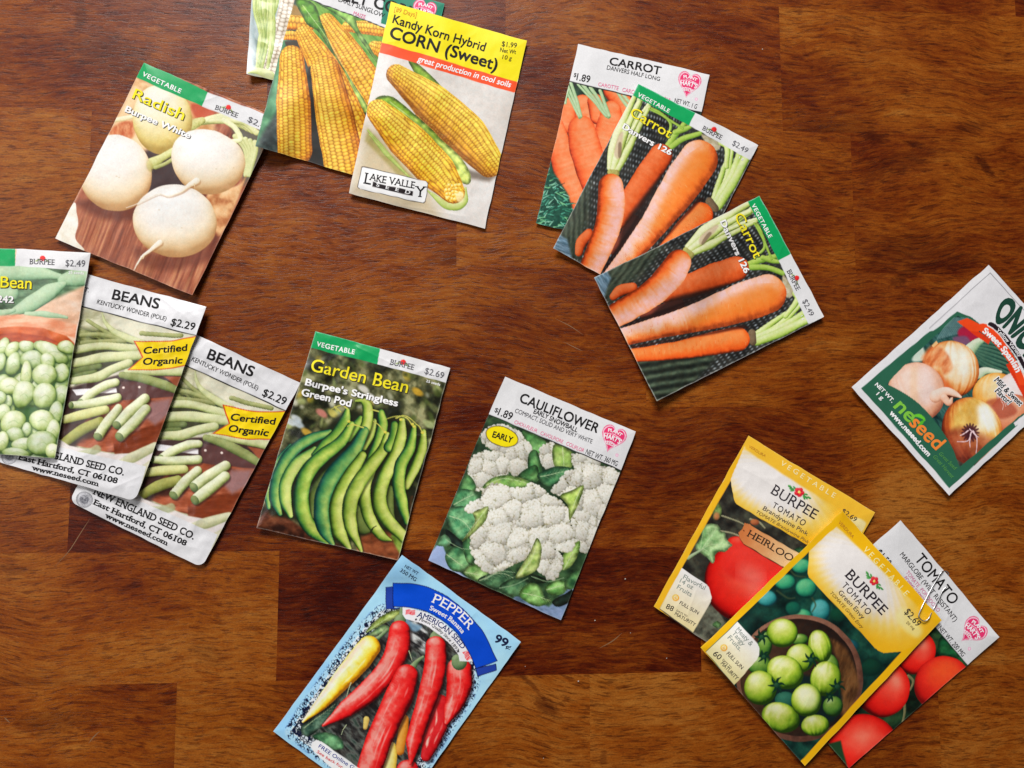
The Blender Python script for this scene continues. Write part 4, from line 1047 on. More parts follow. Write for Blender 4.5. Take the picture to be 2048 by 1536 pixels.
pk.text('CHOU-FLEUR   CAVOLFIORE   COLIFLOR', (553, 315), (962, 488), 22, (228, 112, 150), part='lettering', parent='title_band')
pk.text('$', (438, 246), (456, 254), 26, BLACK, part='price', parent='title_band'); pk.text('1.89', (456, 266), (534, 299), 46, BLACK, bold=.006, part='price', parent='title_band')
pk.text('NET WT. 360 MG', (974, 496), (1158, 572), 30, BLACK, part='net_weight', parent='title_band')
pk.text('EARLY', (426, 396), (540, 430), 34, BLACK, bold=.02, part='lettering', parent='oval_badge')
heart_text(pk, 1132, 410, 152, .40)

# ---- red and yellow peppers
def art_pepper(k):
    k.wash([(150, 196, 236), (164, 208, 242), (176, 216, 246)], 300, 300, 2)
    PIC = [(870, 440), (945, 430), (1100, 460), (1240, 560), (1350, 680), (1440, 830), (1430, 960), (1390, 1060), (1300, 1190), (1180, 1380), (1000, 1660), (700, 1660), (330, 1395), (185, 1285), (260, 1160), (400, 960), (560, 740), (700, 560), (800, 460)]
    PP = np.array(PIC, float)
    k.fill(PIC, Ink.mottle([(30, 28, 28), (62, 60, 58), (100, 104, 98), (60, 74, 66)], 70, 24, 4, ang=.8, con=1.2), 6)
    # scrolled border of little leaves
    i = k.idx(PP, 60); d = k.sdf(PP, i); x, y = k.X[i], k.Y[i]
    w = sstep(62, 36, np.abs(d + 4)) * (y > 300) * np.where(y < 900, ((x < 900) | (x > 1380)), 1.)
    f1, f2, idd, vx, vy = worley(x / 30, y / 30, 4)
    pat = (fbm(x / 13, y / 13, 6, 3) + .35 * (np.abs(f1 - .34) < .09) - .25 * (idd > .6) + np.where(d < 0, .05, -.08))
    nv = sstep(.50, .56, pat) * w; wh = sstep(.46, .40, pat) * w * np.where(d < 8, .9, .25)
    k.put(i, (226, 236, 246), wh); k.put(i, (22, 28, 58), nv)
    LG = [(40, 60, 40), (88, 112, 78), (150, 166, 128)]
    k.fill([(960, 540), (1060, 520), (1120, 600), (1100, 740), (1000, 700)], Ink.mottle([(40, 38, 40), (120, 120, 118), (200, 202, 200)], 60, 16, 8, ang=.6, con=1.5), 20)
    k.fill([(940, 480), (1020, 540), (1080, 560), (1040, 600), (960, 560)], (120, 150, 170), 24, 30, a=.9)
    k.leaf([(690, 610), (760, 520), (860, 460), (930, 450), (920, 490), (820, 540)], (120, 140, 62), (184, 196, 124), [(700, 600), (900, 465)])
    k.leaf([(690, 640), (790, 560), (850, 560), (840, 600)], (90, 116, 80), (160, 176, 130))
    k.leaf([(250, 1250), (400, 1130), (500, 1080), (420, 1220), (300, 1320)], (40, 62, 52), (100, 122, 104), [(270, 1260), (480, 1100)])
    k.leaf([(330, 1320), (420, 1290), (520, 1330), (540, 1400), (450, 1400)], (52, 92, 66), (110, 150, 110))
    RED = [(74, 4, 10), (160, 14, 20), (206, 30, 32), (222, 62, 58), (238, 140, 130)]
    R = dict(rim=.22, nz=.20, ns=30, amb=.12, spec=.5, sc_=(246, 190, 184), bands=(150, .10), soft=3)
    def shad(p, r): k.tube([(x + 14, y + 12) for x, y in p], r, [(24, 12, 12)] * 2, soft=22, a=.6)
    def pep(p, r, c=RED, s=1, **kw):
        shad(p, r); k.tube(p, r, c, seed=s, **{**R, **kw})
        Q = catmull(p, 24); rq = random.Random(s * 13)
        for _ in range(9):
            j0 = rq.randint(1, 16); n = rq.randint(3, 6); t = (j0 + n / 2) / 24; o = rq.choice([-.42, -.30, .05, .38]) * np.interp(t, np.linspace(0, 1, len(r)), r)
            seg = Q[j0:j0 + n + 1]; tt = np.gradient(seg, axis=0); tt /= np.linalg.norm(tt, axis=1)[:, None]
            k.tube(seg + np.stack([tt[:, 1], -tt[:, 0]], -1) * o, [1, rq.uniform(4, 9), 1], [(246, 178, 170)] * 2 if c is RED else [(255, 250, 226)] * 2, soft=10, nz=0, a=rq.uniform(.25, .6), m=8)
    k.tube([(960, 1200), (950, 1300), (930, 1420)], [34, 36, 30], [(120, 70, 20), (190, 120, 40), (222, 168, 90)])
    k.tube([(700, 1200), (690, 1260)], [20, 14], [(160, 120, 60), (222, 200, 120)])
    k.tube([(880, 1380), (868, 1460), (840, 1640)], [22, 42, 46], [(160, 116, 40), (222, 190, 90), (246, 232, 170)])
    pep([(1205, 1090), (1200, 1230), (1150, 1350), (1110, 1460)], [60, 66, 58, 36], [(84, 6, 12), (160, 18, 26), (196, 36, 42), (212, 60, 62)], 2)
    pep([(1336, 866), (1338, 980), (1296, 1120), (1250, 1230)], [88, 86, 58, 12], s=3, bands=(90, .22))
    k.tube([(1320, 790), (1330, 810), (1340, 815)], [34, 44, 50], LG)
    pep([(980, 1560), (1010, 1640)], [78, 78], s=5)
    Y = [(150, 98, 10), (214, 164, 26), (240, 206, 80), (246, 230, 150), (250, 244, 214)]
    k.tube([(720, 672), (780, 640), (835, 586)], [20, 12, 11], LG)
    pep([(712, 706), (640, 800), (520, 940), (390, 1090), (262, 1216)], [78, 82, 68, 44, 8], Y, 4, L=np.array([-.55, -.5, .66]), spec=.6)
    k.tube([(938, 440), (940, 490), (930, 520)], [10, 22, 40], LG)
    pep([(925, 596), (915, 700), (850, 850), (720, 1000), (560, 1130), (400, 1244)], [74, 82, 78, 76, 60, 8], s=6)
    k.tube([(1090, 770), (1050, 800), (1020, 840)], [9, 13, 24], LG)
    pep([(975, 900), (930, 1030), (860, 1180), (780, 1360), (690, 1620)], [78, 98, 92, 90, 84], s=7, bands=(240, .12))
    k.tube([(1180, 600), (1180, 640)], [16, 44], LG)
    pep([(1178, 700), (1170, 850), (1130, 1030), (1075, 1200), (1030, 1350), (1000, 1510)], [70, 76, 72, 62, 56, 8], s=8, bands=(200, .14))
    for q in ([(990, 730), (1005, 770), (1015, 800)], [(560, 1240), (540, 1270), (525, 1310)], [(590, 950), (570, 1010), (560, 1050)]): k.line(q, [3, 1.5], (176, 186, 150))
    # banner
    k.fill([(831, 290), (884, 284), (884, 436), (925, 430), (925, 440), (831, 446)], (24, 28, 70)); k.fill([(835, 293), (882, 288), (882, 432), (921, 434), (921, 437), (835, 441)], (44, 72, 152))
    k.fill([(1446, 852), (1590, 815), (1596, 862), (1462, 910)], (24, 28, 70)); k.fill([(1452, 856), (1586, 820), (1590, 859), (1465, 903)], (44, 72, 152))
    k.fill([(946, 428), (1002, 437), (1100, 463), (1215, 524), (1315, 612), (1396, 720), (1436, 806), (1340, 802), (1330, 760), (1290, 700), (1220, 632), (1140, 575), (1060, 535), (966, 512), (946, 480)], (232, 230, 234), 3)
    def arcpts(A, n=40): return catmull(A, n)
    o = arcpts([(880, 262), (1000, 266), (1130, 296), (1270, 366), (1400, 476), (1510, 612), (1602, 798)]); q = arcpts([(1450, 858), (1400, 740), (1318, 612), (1215, 522), (1105, 462), (1000, 434), (878, 426)])
    k.fill(list(o) + list(q), (16, 26, 84), 3)
    c = .5
    o2 = arcpts([(884, 267), (1000, 271), (1128, 301), (1267, 370), (1396, 480), (1505, 614), (1595, 796)]); q2 = arcpts([(1453, 851), (1404, 736), (1321, 607), (1218, 517), (1107, 457), (1001, 429), (883, 421)])
    k.fill(list(o2) + list(q2), lambda x, y: ramp((x - 880) / 720, [(10, 84, 196), (14, 78, 184)]), 3)
    for (x, y, rot) in ((1000, 464, .08), (1390, 762, 1.1)):
        for j in range(4):
            cq, sq = math.cos(rot), math.sin(rot)
            yy = -13 + j * 9
            k.line([(x + (-30) * cq - (yy + 3) * sq, y + (-30) * sq + (yy + 3) * cq), (x - 8 * cq - (yy - 3) * sq, y - 8 * sq + (yy - 3) * cq), (x + 10 * cq - (yy + 3) * sq, y + 10 * sq + (yy + 3) * cq), (x + 32 * cq - (yy - 2) * sq, y + 32 * sq + (yy - 2) * cq)], [3, 3], (226, 58, 66))
    k.fill([(318, 1392), (330, 1356), (360, 1342), (400, 1358), (800, 1650), (700, 1760), (340, 1425)], (240, 238, 242), 3)
    k.fill([(1035, 512), (1046, 505), (1050, 520), (1036, 522)], BLACK)
    k.fill([(1318, 735), (1328, 722), (1336, 738), (1322, 742)], BLACK)
ARC = list(catmull([(880, 262), (1000, 266), (1130, 296), (1270, 366), (1400, 476), (1510, 612), (1602, 798)], 20)) + list(catmull([(1450, 858), (1400, 740), (1318, 612), (1215, 522), (1105, 462), (1000, 434), (878, 426)], 20))
pk = Packet('light blue pepper seed packet with a curved blue banner', [(804.4, 1110.3), (1041.7, 1284), (790, 1640), (547.4, 1463)], Z7, art_pepper, seed=61, lift=.8, bulge=1.0, mat=M_MATT,
       parts=[('vegetable_picture', [(870, 440), (945, 430), (1100, 460), (1240, 560), (1350, 680), (1440, 830), (1430, 960), (1390, 1060), (1300, 1190), (1180, 1380), (1000, 1660), (700, 1660), (330, 1395), (185, 1285), (260, 1160), (400, 960), (560, 740), (700, 560), (800, 460)]),
              ('maker_band', [(946, 428), (1002, 437), (1100, 463), (1215, 524), (1315, 612), (1396, 720), (1436, 806), (1340, 802), (1330, 760), (1290, 700), (1220, 632), (1140, 575), (1060, 535), (966, 512), (946, 480)]),
              ('title_banner', ARC), ('offer_label', [(318, 1392), (330, 1356), (360, 1342), (400, 1358), (800, 1650), (700, 1760), (340, 1425)])])
NAVY = (22, 30, 66)
pk.text('NET WT', (960, 154), (1048, 210), 20, NAVY, serif=.05, part='net_weight'); pk.text('350 MG', (928, 184), (1034, 256), 26, NAVY, serif=.05, part='net_weight')
pk.text('PEPPER', (1148, 396), (1402, 588), 64, WHITE, pm=(1292, 476), serif=.05, bold=.004, part='title', parent='title_banner')
pk.text('Sweet Banana', (1134, 450), (1354, 614), 32, WHITE, pm=(1258, 518), serif=.045, bold=.01, part='variety_name', parent='title_banner')
pk.text('AMERICAN SEED', (1044, 494), (1352, 720), 36, (34, 50, 110), pm=(1220, 580), serif=.05, bold=.004, part='lettering', parent='maker_band')
pk.text('Finest Quality Since 1897', (1062, 522), (1318, 736), 20, BLACK, pm=(1210, 606), serif=.04, part='lettering', parent='maker_band')
pk.text('99', (1576, 664), (1658, 704), 54, NAVY, bold=.02, part='price'); pk.text('¢', (1656, 706), (1686, 722), 28, NAVY, bold=.006, part='price')
pk.text('FREE Online Garden Guide', (368, 1392), (800, 1680), 26, (44, 60, 150), part='lettering', parent='offer_label')
pk.text('See back for online offer', (356, 1428), (700, 1650), 20, (222, 70, 70), bold=.006, part='lettering', parent='offer_label')
# ---- half-long carrots with the white head
CAR = [(128, 44, 18), (204, 84, 42), (232, 118, 70), (242, 150, 110)]
def art_half_long(k):
    k.wash([(20, 36, 30), (38, 62, 48), (60, 92, 72)], 40, 40, 4)
    C = dict(nz=.14, ns=22, bands=(11, .09), rim=.24, L=np.array([.1, -.55, .83]), amb=.15)
    k.tube([(330, 440), (350, 520), (380, 640)], [66, 78, 80], CAR, seed=1, **{**C, 'amb': 0.0}); k.tube([(250, 440), (220, 560)], [46, 60], CAR, seed=2, **{**C, 'amb': 0.0})
    k.tube([(520, 350), (600, 470), (600, 700)], [60, 60, 60], CAR, seed=3, **{**C, 'amb': 0.0}); k.tube([(410, 420), (420, 520)], [50, 40], CAR, seed=9, **{**C, 'amb': -.1})
    k.tube([(512, 470), (500, 560), (470, 680), (450, 800)], [58, 80, 86, 70], CAR, seed=4, **C)
    k.tube([(165, 560), (190, 700), (240, 880), (300, 1040), (330, 1130)], [42, 72, 88, 62, 30], CAR, seed=5, **C)
    k.tube([(322, 590), (345, 700), (390, 850), (430, 1000)], [84, 100, 98, 80], CAR, seed=6, **C)
    for j, (q, r) in enumerate((([(225, 300), (270, 400), (312, 515)], 10), ([(255, 300), (290, 400), (318, 510)], 10), ([(225, 330), (250, 400), (308, 512)], 7), ([(330, 310), (400, 400), (480, 510)], 11), ([(380, 330), (440, 420), (492, 515)], 11), ([(440, 350), (470, 430), (495, 510)], 10), ([(300, 310), (420, 440), (478, 512)], 7), ([(550, 360), (590, 420), (610, 450)], 10), ([(590, 380), (620, 420)], 10), ([(240, 350), (225, 400), (222, 430)], 7))):
        k.tube(q, [r, r, r * 1.1], [(70, 104, 66), (136, 168, 122), (196, 212, 178)], seed=j)
    # feathery tops
    k.fill([(20, 1200), (90, 860), (130, 830), (240, 1000), (270, 1080), (220, 1220)], Ink.mottle([(20, 60, 50), (44, 96, 80)], 20, 20, 5), 20)
    rr = random.Random(4)
    for j in range(230):
        x = rr.uniform(30, 270); y = rr.uniform(850, 1215)
        if y < 850 + (x - 110) * 1.3: continue
        a = rr.uniform(-.9, .5) + (0.4 if x > 150 else -.2); l = rr.uniform(20, 46)
        c = rr.choice([(96, 166, 142), (60, 128, 106), (140, 190, 166), (30, 78, 64), (120, 176, 130), (24, 60, 52)])
        k.line([(x, y), (x + l * math.cos(a), y + l * math.sin(a))], [4, 1.5], c, soft=4, m=4)
    k.fill([(200, -60), (1300, 200), (1140, 508), (1075, 487), (240, 290), (160, 270)], SHEET)
    k.line([(180, 276), (242, 291), (1085, 489)], [2.6] * 2, BLACK)
    heart(k, 995, 312, 152, .22)
pk = Packet('white-headed carrot seed packet, lowest of the three overlapping carrot packets', [(1156.6, 88.2), (1418.8, 149.7), (1340, 513), (1072.1, 446.4)], Z8, art_half_long, seed=71, lift=.8, bulge=.9, mat=M_MATT, wrinkle=.07,
       parts=[('vegetable_picture', [(-far, -far), (far, -far), (far, far), (-far, far)]), ('title_band', [(200, -60), (1300, 200), (1140, 508), (1075, 487), (240, 290), (160, 270)]), ('heart_emblem', heart_pts(995, 312, 156, .22))])
pk.text('CARROT', (497, 186), (815, 250), 48, BLACK, bold=.014, part='title', parent='title_band')
pk.text('DANVERS HALF LONG', (482, 216), (810, 290), 26, BLACK, part='variety_name', parent='title_band')
pk.text('$', (272, 262), (288, 266), 24, BLACK, part='price', parent='title_band'); pk.text('1.89', (290, 284), (373, 301), 43, BLACK, bold=.006, part='price', parent='title_band')
pk.text('CAROTTE   CAROTA   ZANAHORIA', (428, 318), (880, 424), 24, (228, 112, 150), part='lettering', parent='title_band')
pk.text('NET WT. 1 G', (902, 426), (1042, 464), 28, BLACK, part='net_weight', parent='title_band')
heart_text(pk, 995, 312, 152, .22)

# ---- the two long carrot packets: one artwork
def art_danvers(k):
    k.C[:] = np.array((44, 44, 40))
    # woven basket: rows of light dashes
    x, y = k.X, k.Y
    an = -.62; u = x * math.cos(an) + y * math.sin(an); v = -x * math.sin(an) + y * math.cos(an)
    u = u + 40 * (fbm(x / 200, y / 200, 3) - .5); v = v + 40 * (fbm(x / 200, y / 200, 4) - .5)
    row = np.floor(u / 40); q = (u / 40 - row - .5); w = v / 21 + .5 * (row % 2); cell = np.floor(w); p = w - cell - .5
    dash = np.exp(-(q / .26) ** 2 - (p / .26) ** 2)
    k.C[:] = ramp(fbm(x / 60, y / 60, 5), [(22, 22, 22), (44, 44, 42), (74, 74, 68)])
    k.C += (dash * (.35 + .9 * _h(row, cell, 3)))[:, None] * np.array((105, 112, 118)) * (.3 + 1.1 * fbm(x / 160, y / 160, 8))[:, None]
    i = k.fill([(40, 620), (330, 430), (560, 330), (420, 560), (250, 700), (170, 780)], lambda X, Y: ramp(.55 * fbm((X + Y) / 26, (X - Y) / 90, 6) + .5 * (.5 + .5 * np.sin((X * .82 + Y * .57) / 6.5 + 3 * fbm(X / 80, Y / 80, 2))) * .8, [(34, 38, 32), (72, 80, 66), (110, 118, 100)]), 90, 30, a=.9)
    k.fill([(350, 1200), (760, 1150), (900, 1180), (700, 1400), (480, 1520), (420, 1400)], lambda X, Y: ramp(.5 + .42 * np.sin((X * .16 + Y) / 9.5 + 1.5 * fbm(X / 60, Y / 60, 4)) * (.4 + fbm(X / 24, Y / 40, 9)) + .4 * (fbm(X / 34, Y / 34, 5) - .5), [(28, 32, 28), (52, 60, 50), (92, 104, 86)]), 60, 20)
    k.fill([(50, 600), (150, 560), (180, 620), (130, 760), (90, 720)], Ink.mottle([(84, 104, 116), (140, 164, 182)], 10, 60, 6, ang=-.6), 26)
    GR = [(96, 112, 52), (150, 166, 84), (196, 206, 140), (226, 228, 188)]
    GG = [(70, 96, 34), (124, 156, 64), (174, 196, 106)]
    for j, (q, r) in enumerate((([(850, 350), (1000, 260), (1180, 130)], [16, 18, 22]), ([(900, 330), (1060, 250), (1210, 200)], [12, 14, 14]), ([(720, 400), (820, 300), (960, 200), (1130, 100)], [26, 40, 34, 26]), ([(730, 420), (860, 320), (1000, 230), (1150, 150)], [24, 36, 24, 18]), ([(740, 450), (880, 380), (1010, 310), (1190, 220)], [18, 28, 18, 14]))):
        k.tube(q, r, GR, seed=j, bands=(300, .12), rim=.25)
    k.fill([(800, 330), (900, 250), (930, 260), (850, 350), (800, 385)], (196, 172, 150), 14, 20, a=.75); k.fill([(810, 370), (860, 300), (880, 310), (830, 380)], (120, 100, 84), 10, 20, a=.7)
    k.tube([(700, 425), (730, 455)], [22, 26], [(120, 110, 60), (180, 176, 110)], nz=.3, ns=8)
    for j, (q, r) in enumerate((([(1140, 520), (1220, 490), (1330, 460)], 22), ([(1160, 540), (1260, 540), (1380, 580)], 20), ([(1180, 470), (1250, 400), (1230, 300), (1200, 240)], 10), ([(1240, 470), (1300, 490), (1350, 500)], 18), ([(1300, 480), (1240, 340), (1180, 230)], 8))):
        k.tube(q, [r, r, r * .8], GG, seed=j)
    k.fill([(1380, 590), (1420, 640), (1460, 720), (1410, 750), (1380, 690)], Ink.mottle([(160, 150, 120), (216, 206, 186)], 24, 24, 5), 14, 24)
    for j, (q, r) in enumerate((([(1180, 1030), (1290, 940), (1400, 860)], [30, 22, 14]), ([(1190, 1040), (1340, 960), (1500, 800)], [34, 26, 16]), ([(1200, 1040), (1380, 960), (1560, 840)], [36, 30, 24]), ([(1200, 1060), (1360, 1000), (1560, 900)], [30, 32, 30]), ([(1400, 880), (1480, 770), (1460, 720)], [16, 20, 16]))):
        k.tube(q, r, [(84, 104, 40), (140, 168, 74), (186, 204, 122), (214, 222, 170)], seed=10 + j, bands=(200, .14), rim=.25)
    k.tube([(1165, 1000), (1170, 1060)], [28, 26], [(80, 66, 50), (130, 112, 90)], nz=.3, ns=9)
    # carrots
    C = dict(nz=.14, ns=26, bands=(13, .085), rim=.14, amb=.08)
    O1 = [(100, 40, 16), (176, 74, 32), (208, 98, 50), (222, 124, 80)]
    O2 = [(132, 54, 22), (212, 96, 46), (230, 124, 66), (238, 156, 118), (240, 180, 172)]
    O3 = [(136, 62, 30), (212, 106, 52), (232, 144, 90), (238, 176, 148), (240, 192, 188)]
    k.tube([(640, 800), (520, 850), (400, 880)], [50, 40, 20], [(40, 22, 20), (90, 46, 34), (130, 70, 56)])
    k.tube([(1060, 545), (900, 600), (720, 670), (560, 730)], [84, 88, 80, 60], O1, seed=2, **C, L=np.array([-.1, -.55, .8]))
    k.fill([(600, 760), (850, 690), (1000, 660), (800, 770), (560, 880), (480, 860)], (44, 30, 28), 40, 30, a=.75)
    k.tube([(330, 680), (250, 700), (195, 745)], [34, 40, 26], O1, seed=3, **C)
    k.tube([(648, 508), (590, 600), (470, 720), (330, 810), (170, 900)], [90, 100, 94, 88, 80], O2, seed=4, **C, L=np.array([.62, .30, .72]))
    k.fill([(280, 940), (480, 860), (700, 780), (620, 830), (300, 960)], (40, 24, 22), 20, 30, a=.8)
    k.tube([(1062, 1042), (900, 1070), (680, 1115), (500, 1140), (300, 1160)], [86, 84, 66, 56, 44], O1[:1] + [(208, 88, 34), (228, 112, 52), (234, 140, 84)], seed=5, **C, L=np.array([.1, -.5, .85]))
    k.fill([(320, 1095), (700, 1030), (1100, 940), (1140, 960), (900, 1000), (500, 1075), (330, 1110)], (60, 26, 20), 26, a=.85)
    k.tube([(1268, 724), (1120, 775), (960, 830), (760, 895), (560, 950), (260, 1030)], [136, 138, 122, 96, 78, 62], O3, seed=6, **{**C, 'rim': .05}, L=np.array([-.12, -.72, .55]))
    k.tube([(1270, 740), (1130, 790), (960, 850), (780, 915)], [86, 84, 66, 40], [(228, 122, 50), (232, 130, 58)], soft=90, nz=.2, ns=50, a=.75)
    rr = random.Random(9)
    for j in range(80):
        x, y = rr.choice([(rr.uniform(300, 1150), None), (rr.uniform(250, 650), None)]); t = rr.random()
        y = (1030 - (x - 260) * .30 + rr.uniform(-40, 40)) if t < .6 else (1150 - (x - 300) * .13 + rr.uniform(-30, 30))
        k.line([(x, y), (x + rr.uniform(-2, 2), y + rr.uniform(10, 26))], [1.6, 1], rr.choice([(170, 76, 30), (246, 190, 150)]), soft=3, a=.5, m=3)
    k.fill([(1240, -20), (1450, 440), (1350, 492), (1130, 70)], GREEN)
    k.fill([(1432, 446), (1720, 880), (1560, 935), (1350, 491)], SHEET); k.fill([(1450, 436), (1750, 900), (1572, 928), (1350, 491)], SHEET)
    red_flower_small(k, 1477, 616, 18, 1.07)
DQ2 = [(1519, 392.3), (1649, 633.6), (1313.3, 803.5), (1187.8, 555.4)]
DQ1 = [(1276.9, 168.2), (1516.1, 290), (1345, 631), (1106.2, 495.8)]
D_AQ = [frame(*Z9)(*p) for p in DQ2]
for label, q, sd, lf, cu in (('upright carrot packet with green header, between white-headed carrot packet and sideways one', DQ1, 75, .9, [(0, 1, 1.0, .03)]), ('carrot packet with long roots, turned sideways, topmost of the three carrot packets', DQ2, 79, 1.5, [(1, 1, 2.2, .06), (0, 1, 1.0, .04)])):
    pk = Packet(label, q, Z9, art_danvers, D_AQ, [('vegetable_picture', [(-far, -far), (far, -far), (far, far), (-far, far)]), ('header_band', [(1170, -60), (1760, 830), (1572, 928), (1350, 491), (1110, 30)])],
                seed=sd, lift=lf, bulge=1.0, wrinkle=.10, wear=.55, curls=cu, group='long carrot packets with green and white headers')
    burpee(pk, ((1163, 108), (1280, 336)), 'Carrot', ((1040, 184), (1180, 480)), 66, [('Danvers 126', ((942, 226), (1114, 582)), 40)], ((1404, 566), (1474, 704)), 33, '$2.49', ((1518, 774), (1572, 884)), 37, '1 g', ((1506, 882), (1522, 908)), 16, 27)

# ---- onion at the right edge
def art_onion(k):
    k.C[:] = np.array((216, 214, 216))
    G = (52, 100, 80)
    k.line([(545, 452), (925, 113)], [1.8] * 2, (120, 118, 122)); k.line([(925, 113), (1530, 782)], [1.8] * 2, (120, 118, 122))
    k.fill([(130, 818), (548, 470), (574, 466), (716, 347), (800, 380), (860, 425), (960, 490), (1060, 610), (1150, 790), (1300, 880), (1075, 1058), (675, 1432)], G)
    # picture
    PIC = [(280, 795), (560, 520), (720, 376), (830, 430), (960, 520), (1060, 660), (1130, 800), (1180, 880), (1080, 1010), (738, 1302), (690, 1180), (600, 1040), (450, 890)]
    k.fill(PIC, Ink.mottle([(18, 42, 44), (42, 78, 74), (70, 110, 104)], 60, 16, 4, ang=.9), 3)
    for j in range(10):
        k.tube([(600 + j * 14, 520 - j * 4), (640 + j * 12, 450), (700 + j * 10, 390)], [9, 8, 5], [(20, 40, 44), (60, 92, 92), (120, 146, 146)], seed=j, a=.7)
    k.fill([(720, 470), (770, 440), (850, 500), (840, 540), (740, 520)], (160, 40, 70), 20, 30); k.fill([(690, 510), (770, 500), (800, 550), (720, 550)], (120, 86, 110), 20, 30)
    for j in range(8):
        k.tube([(790, 560 + j * 6), (900, 540 + j * 22), (1080, 590 + j * 26)], [14, 13, 10], [(14, 34, 36), (38, 72, 64), (90, 124, 104)], seed=30 + j)
    k.tube([(790, 590), (840, 540), (880, 520)], [40, 26, 14], [(90, 120, 90), (160, 184, 150), (206, 216, 190)])
    k.fill([(440, 640), (500, 560), (520, 640), (470, 660)], (196, 206, 192), 20, 20); k.tube([(850, 730), (900, 710), (990, 720)], [30, 20, 8], [(150, 170, 130), (220, 226, 206)])
    ON = [(92, 42, 18), (176, 92, 44), (214, 144, 86), (234, 198, 158), (240, 228, 210)]
    k.ball(960, 860, 146, 136, [(120, 60, 20), (200, 128, 56), (226, 166, 90), (236, 206, 160)], seed=2, stripes=(9, .12), rim=.25)
    k.ball(1090, 850, 130, 130, [(140, 100, 90), (214, 186, 176), (236, 224, 222)], rim=.2)
    k.ball(1060, 990, 140, 136, [(110, 46, 34), (178, 96, 70), (208, 136, 104), (226, 178, 150)], seed=3, rim=.3)
    k.fill([(900, 900), (1010, 880), (1090, 960), (1000, 1010), (940, 970)], (158, 74, 56), 26, 30, a=.7)
    k.ball(676, 706, 180, 176, ON, seed=4, stripes=(13, .16), L=np.array([.35, -.5, .8]), rim=.28, spec=.15)
    k.fill([(500, 640), (560, 560), (640, 590), (690, 690), (640, 740), (610, 690), (540, 690)], Ink.mottle([(176, 82, 40), (216, 130, 84), (232, 176, 132)], 30, 60, 5, ang=.6), 26, 30, a=.8)
    k.fill([(560, 700), (640, 760), (700, 840), (640, 830), (590, 760)], (206, 100, 54), 40, 30, a=.8)
    k.fill([(560, 560), (590, 530), (600, 548), (570, 572)], (226, 180, 130), 5)
    k.ball(468, 846, 176, 186, [(150, 92, 72), (208, 152, 124), (224, 180, 158), (234, 204, 190)], seed=5, rot=-.5, stripes=(12, .10), L=np.array([-.1, -.5, .85]), rim=.22, nz=.04)
    k.fill([(430, 690), (470, 680), (480, 1000), (430, 900)], (226, 186, 150), 30, a=.45); k.fill([(500, 700), (560, 720), (580, 900), (500, 900)], (236, 212, 208), 60, 20, a=.6)
    k.tube([(590, 870), (650, 840), (700, 850), (742, 874)], [40, 26, 20, 6], [(170, 110, 84), (226, 182, 158), (240, 214, 200)])
    k.tube([(640, 880), (670, 910), (690, 880)], [24, 20, 5], [(160, 90, 64), (216, 160, 132), (236, 204, 186)])
    k.ball(814, 1084, 184, 212, [(84, 34, 22), (156, 74, 38), (204, 130, 68), (228, 178, 108), (244, 232, 208)], seed=6, rot=-.35, stripes=(14, .14), L=np.array([.35, -.62, .7]), rim=.30)
    k.fill([(720, 960), (800, 890), (860, 900), (850, 1040), (760, 1060), (690, 1070)], Ink.mottle([(196, 150, 70), (228, 196, 120)], 40, 60, 5), 40, 30, a=.8)
    k.fill([(850, 930), (920, 930), (960, 1020), (920, 1080), (860, 1030)], (246, 240, 230), 50, 30, a=.85)
    k.fill([(660, 1090), (760, 1060), (860, 1100), (960, 1160), (760, 1290), (700, 1180)], Ink.mottle([(104, 44, 36), (150, 80, 60), (176, 104, 84)], 60, 60, 7), 60, 30, a=.7)
    for j in range(16):
        a = j * .39; k.line([(802, 1090), (802 + 52 * math.cos(a), 1092 + 56 * math.sin(a))], [14, 5], (72, 36, 44), soft=8, a=.85)
    for q in ([(810, 1090), (790, 1140), (722, 1148)], [(820, 1080), (845, 1130), (838, 1216)], [(806, 1100), (800, 1150), (802, 1180)], [(800, 1070), (840, 1110), (856, 1120)], [(790, 1080), (760, 1100), (740, 1110)]):
        k.line(q, [4, 2], (226, 196, 200))
    for q in ([(990, 890), (1005, 920), (1000, 950)], [(1010, 890), (1020, 930)]): k.line(q, [2, 1.5], (226, 190, 180))
    # green panel sweeping over the picture
    sw = catmull([(205, 778), (280, 792), (450, 888), (590, 1030), (690, 1180), (738, 1306)], 30)
    k.fill(list(sw) + [(745, 1366), (675, 1432), (130, 818)], G)
    k.fill([(738, 1304), (1090, 1000), (1300, 860), (1085, 1052), (675, 1432)], G)
    k.fill([(130, 818), (280, 690), (548, 470), (574, 466), (600, 448), (560, 520), (400, 670), (300, 780), (280, 795), (250, 800)], G, 4)
    k.fill([(1068, 1030), (1160, 960), (1180, 990), (1080, 1052)], (216, 214, 216)); k.line([(1068, 1030), (1180, 945)], [1.4] * 2, (80, 90, 84))
    k.fill([(675, 1434), (1088, 1050), (1300, 852), (1400, 762), (1540, 700), (1540, 760), (672, 1520)], (216, 214, 216))
    # ribbons
    OR = (232, 82, 40)
    k.fill([(718, 412), (778, 390), (856, 424), (850, 470), (922, 524), (912, 548), (820, 490)], (206, 66, 32)); k.fill([(718, 412), (778, 390), (870, 432), (850, 470), (800, 470)], OR)
    k.fill([(1020, 676), (1045, 660), (1110, 740), (1150, 830), (1130, 880), (1080, 780)], (206, 66, 32))
    k.fill(list(catmull([(836, 428), (890, 422), (960, 470), (1040, 580), (1100, 690), (1150, 800)], 20)) + list(catmull([(1105, 800), (1060, 700), (1000, 610), (930, 530), (850, 462)], 20)), OR)
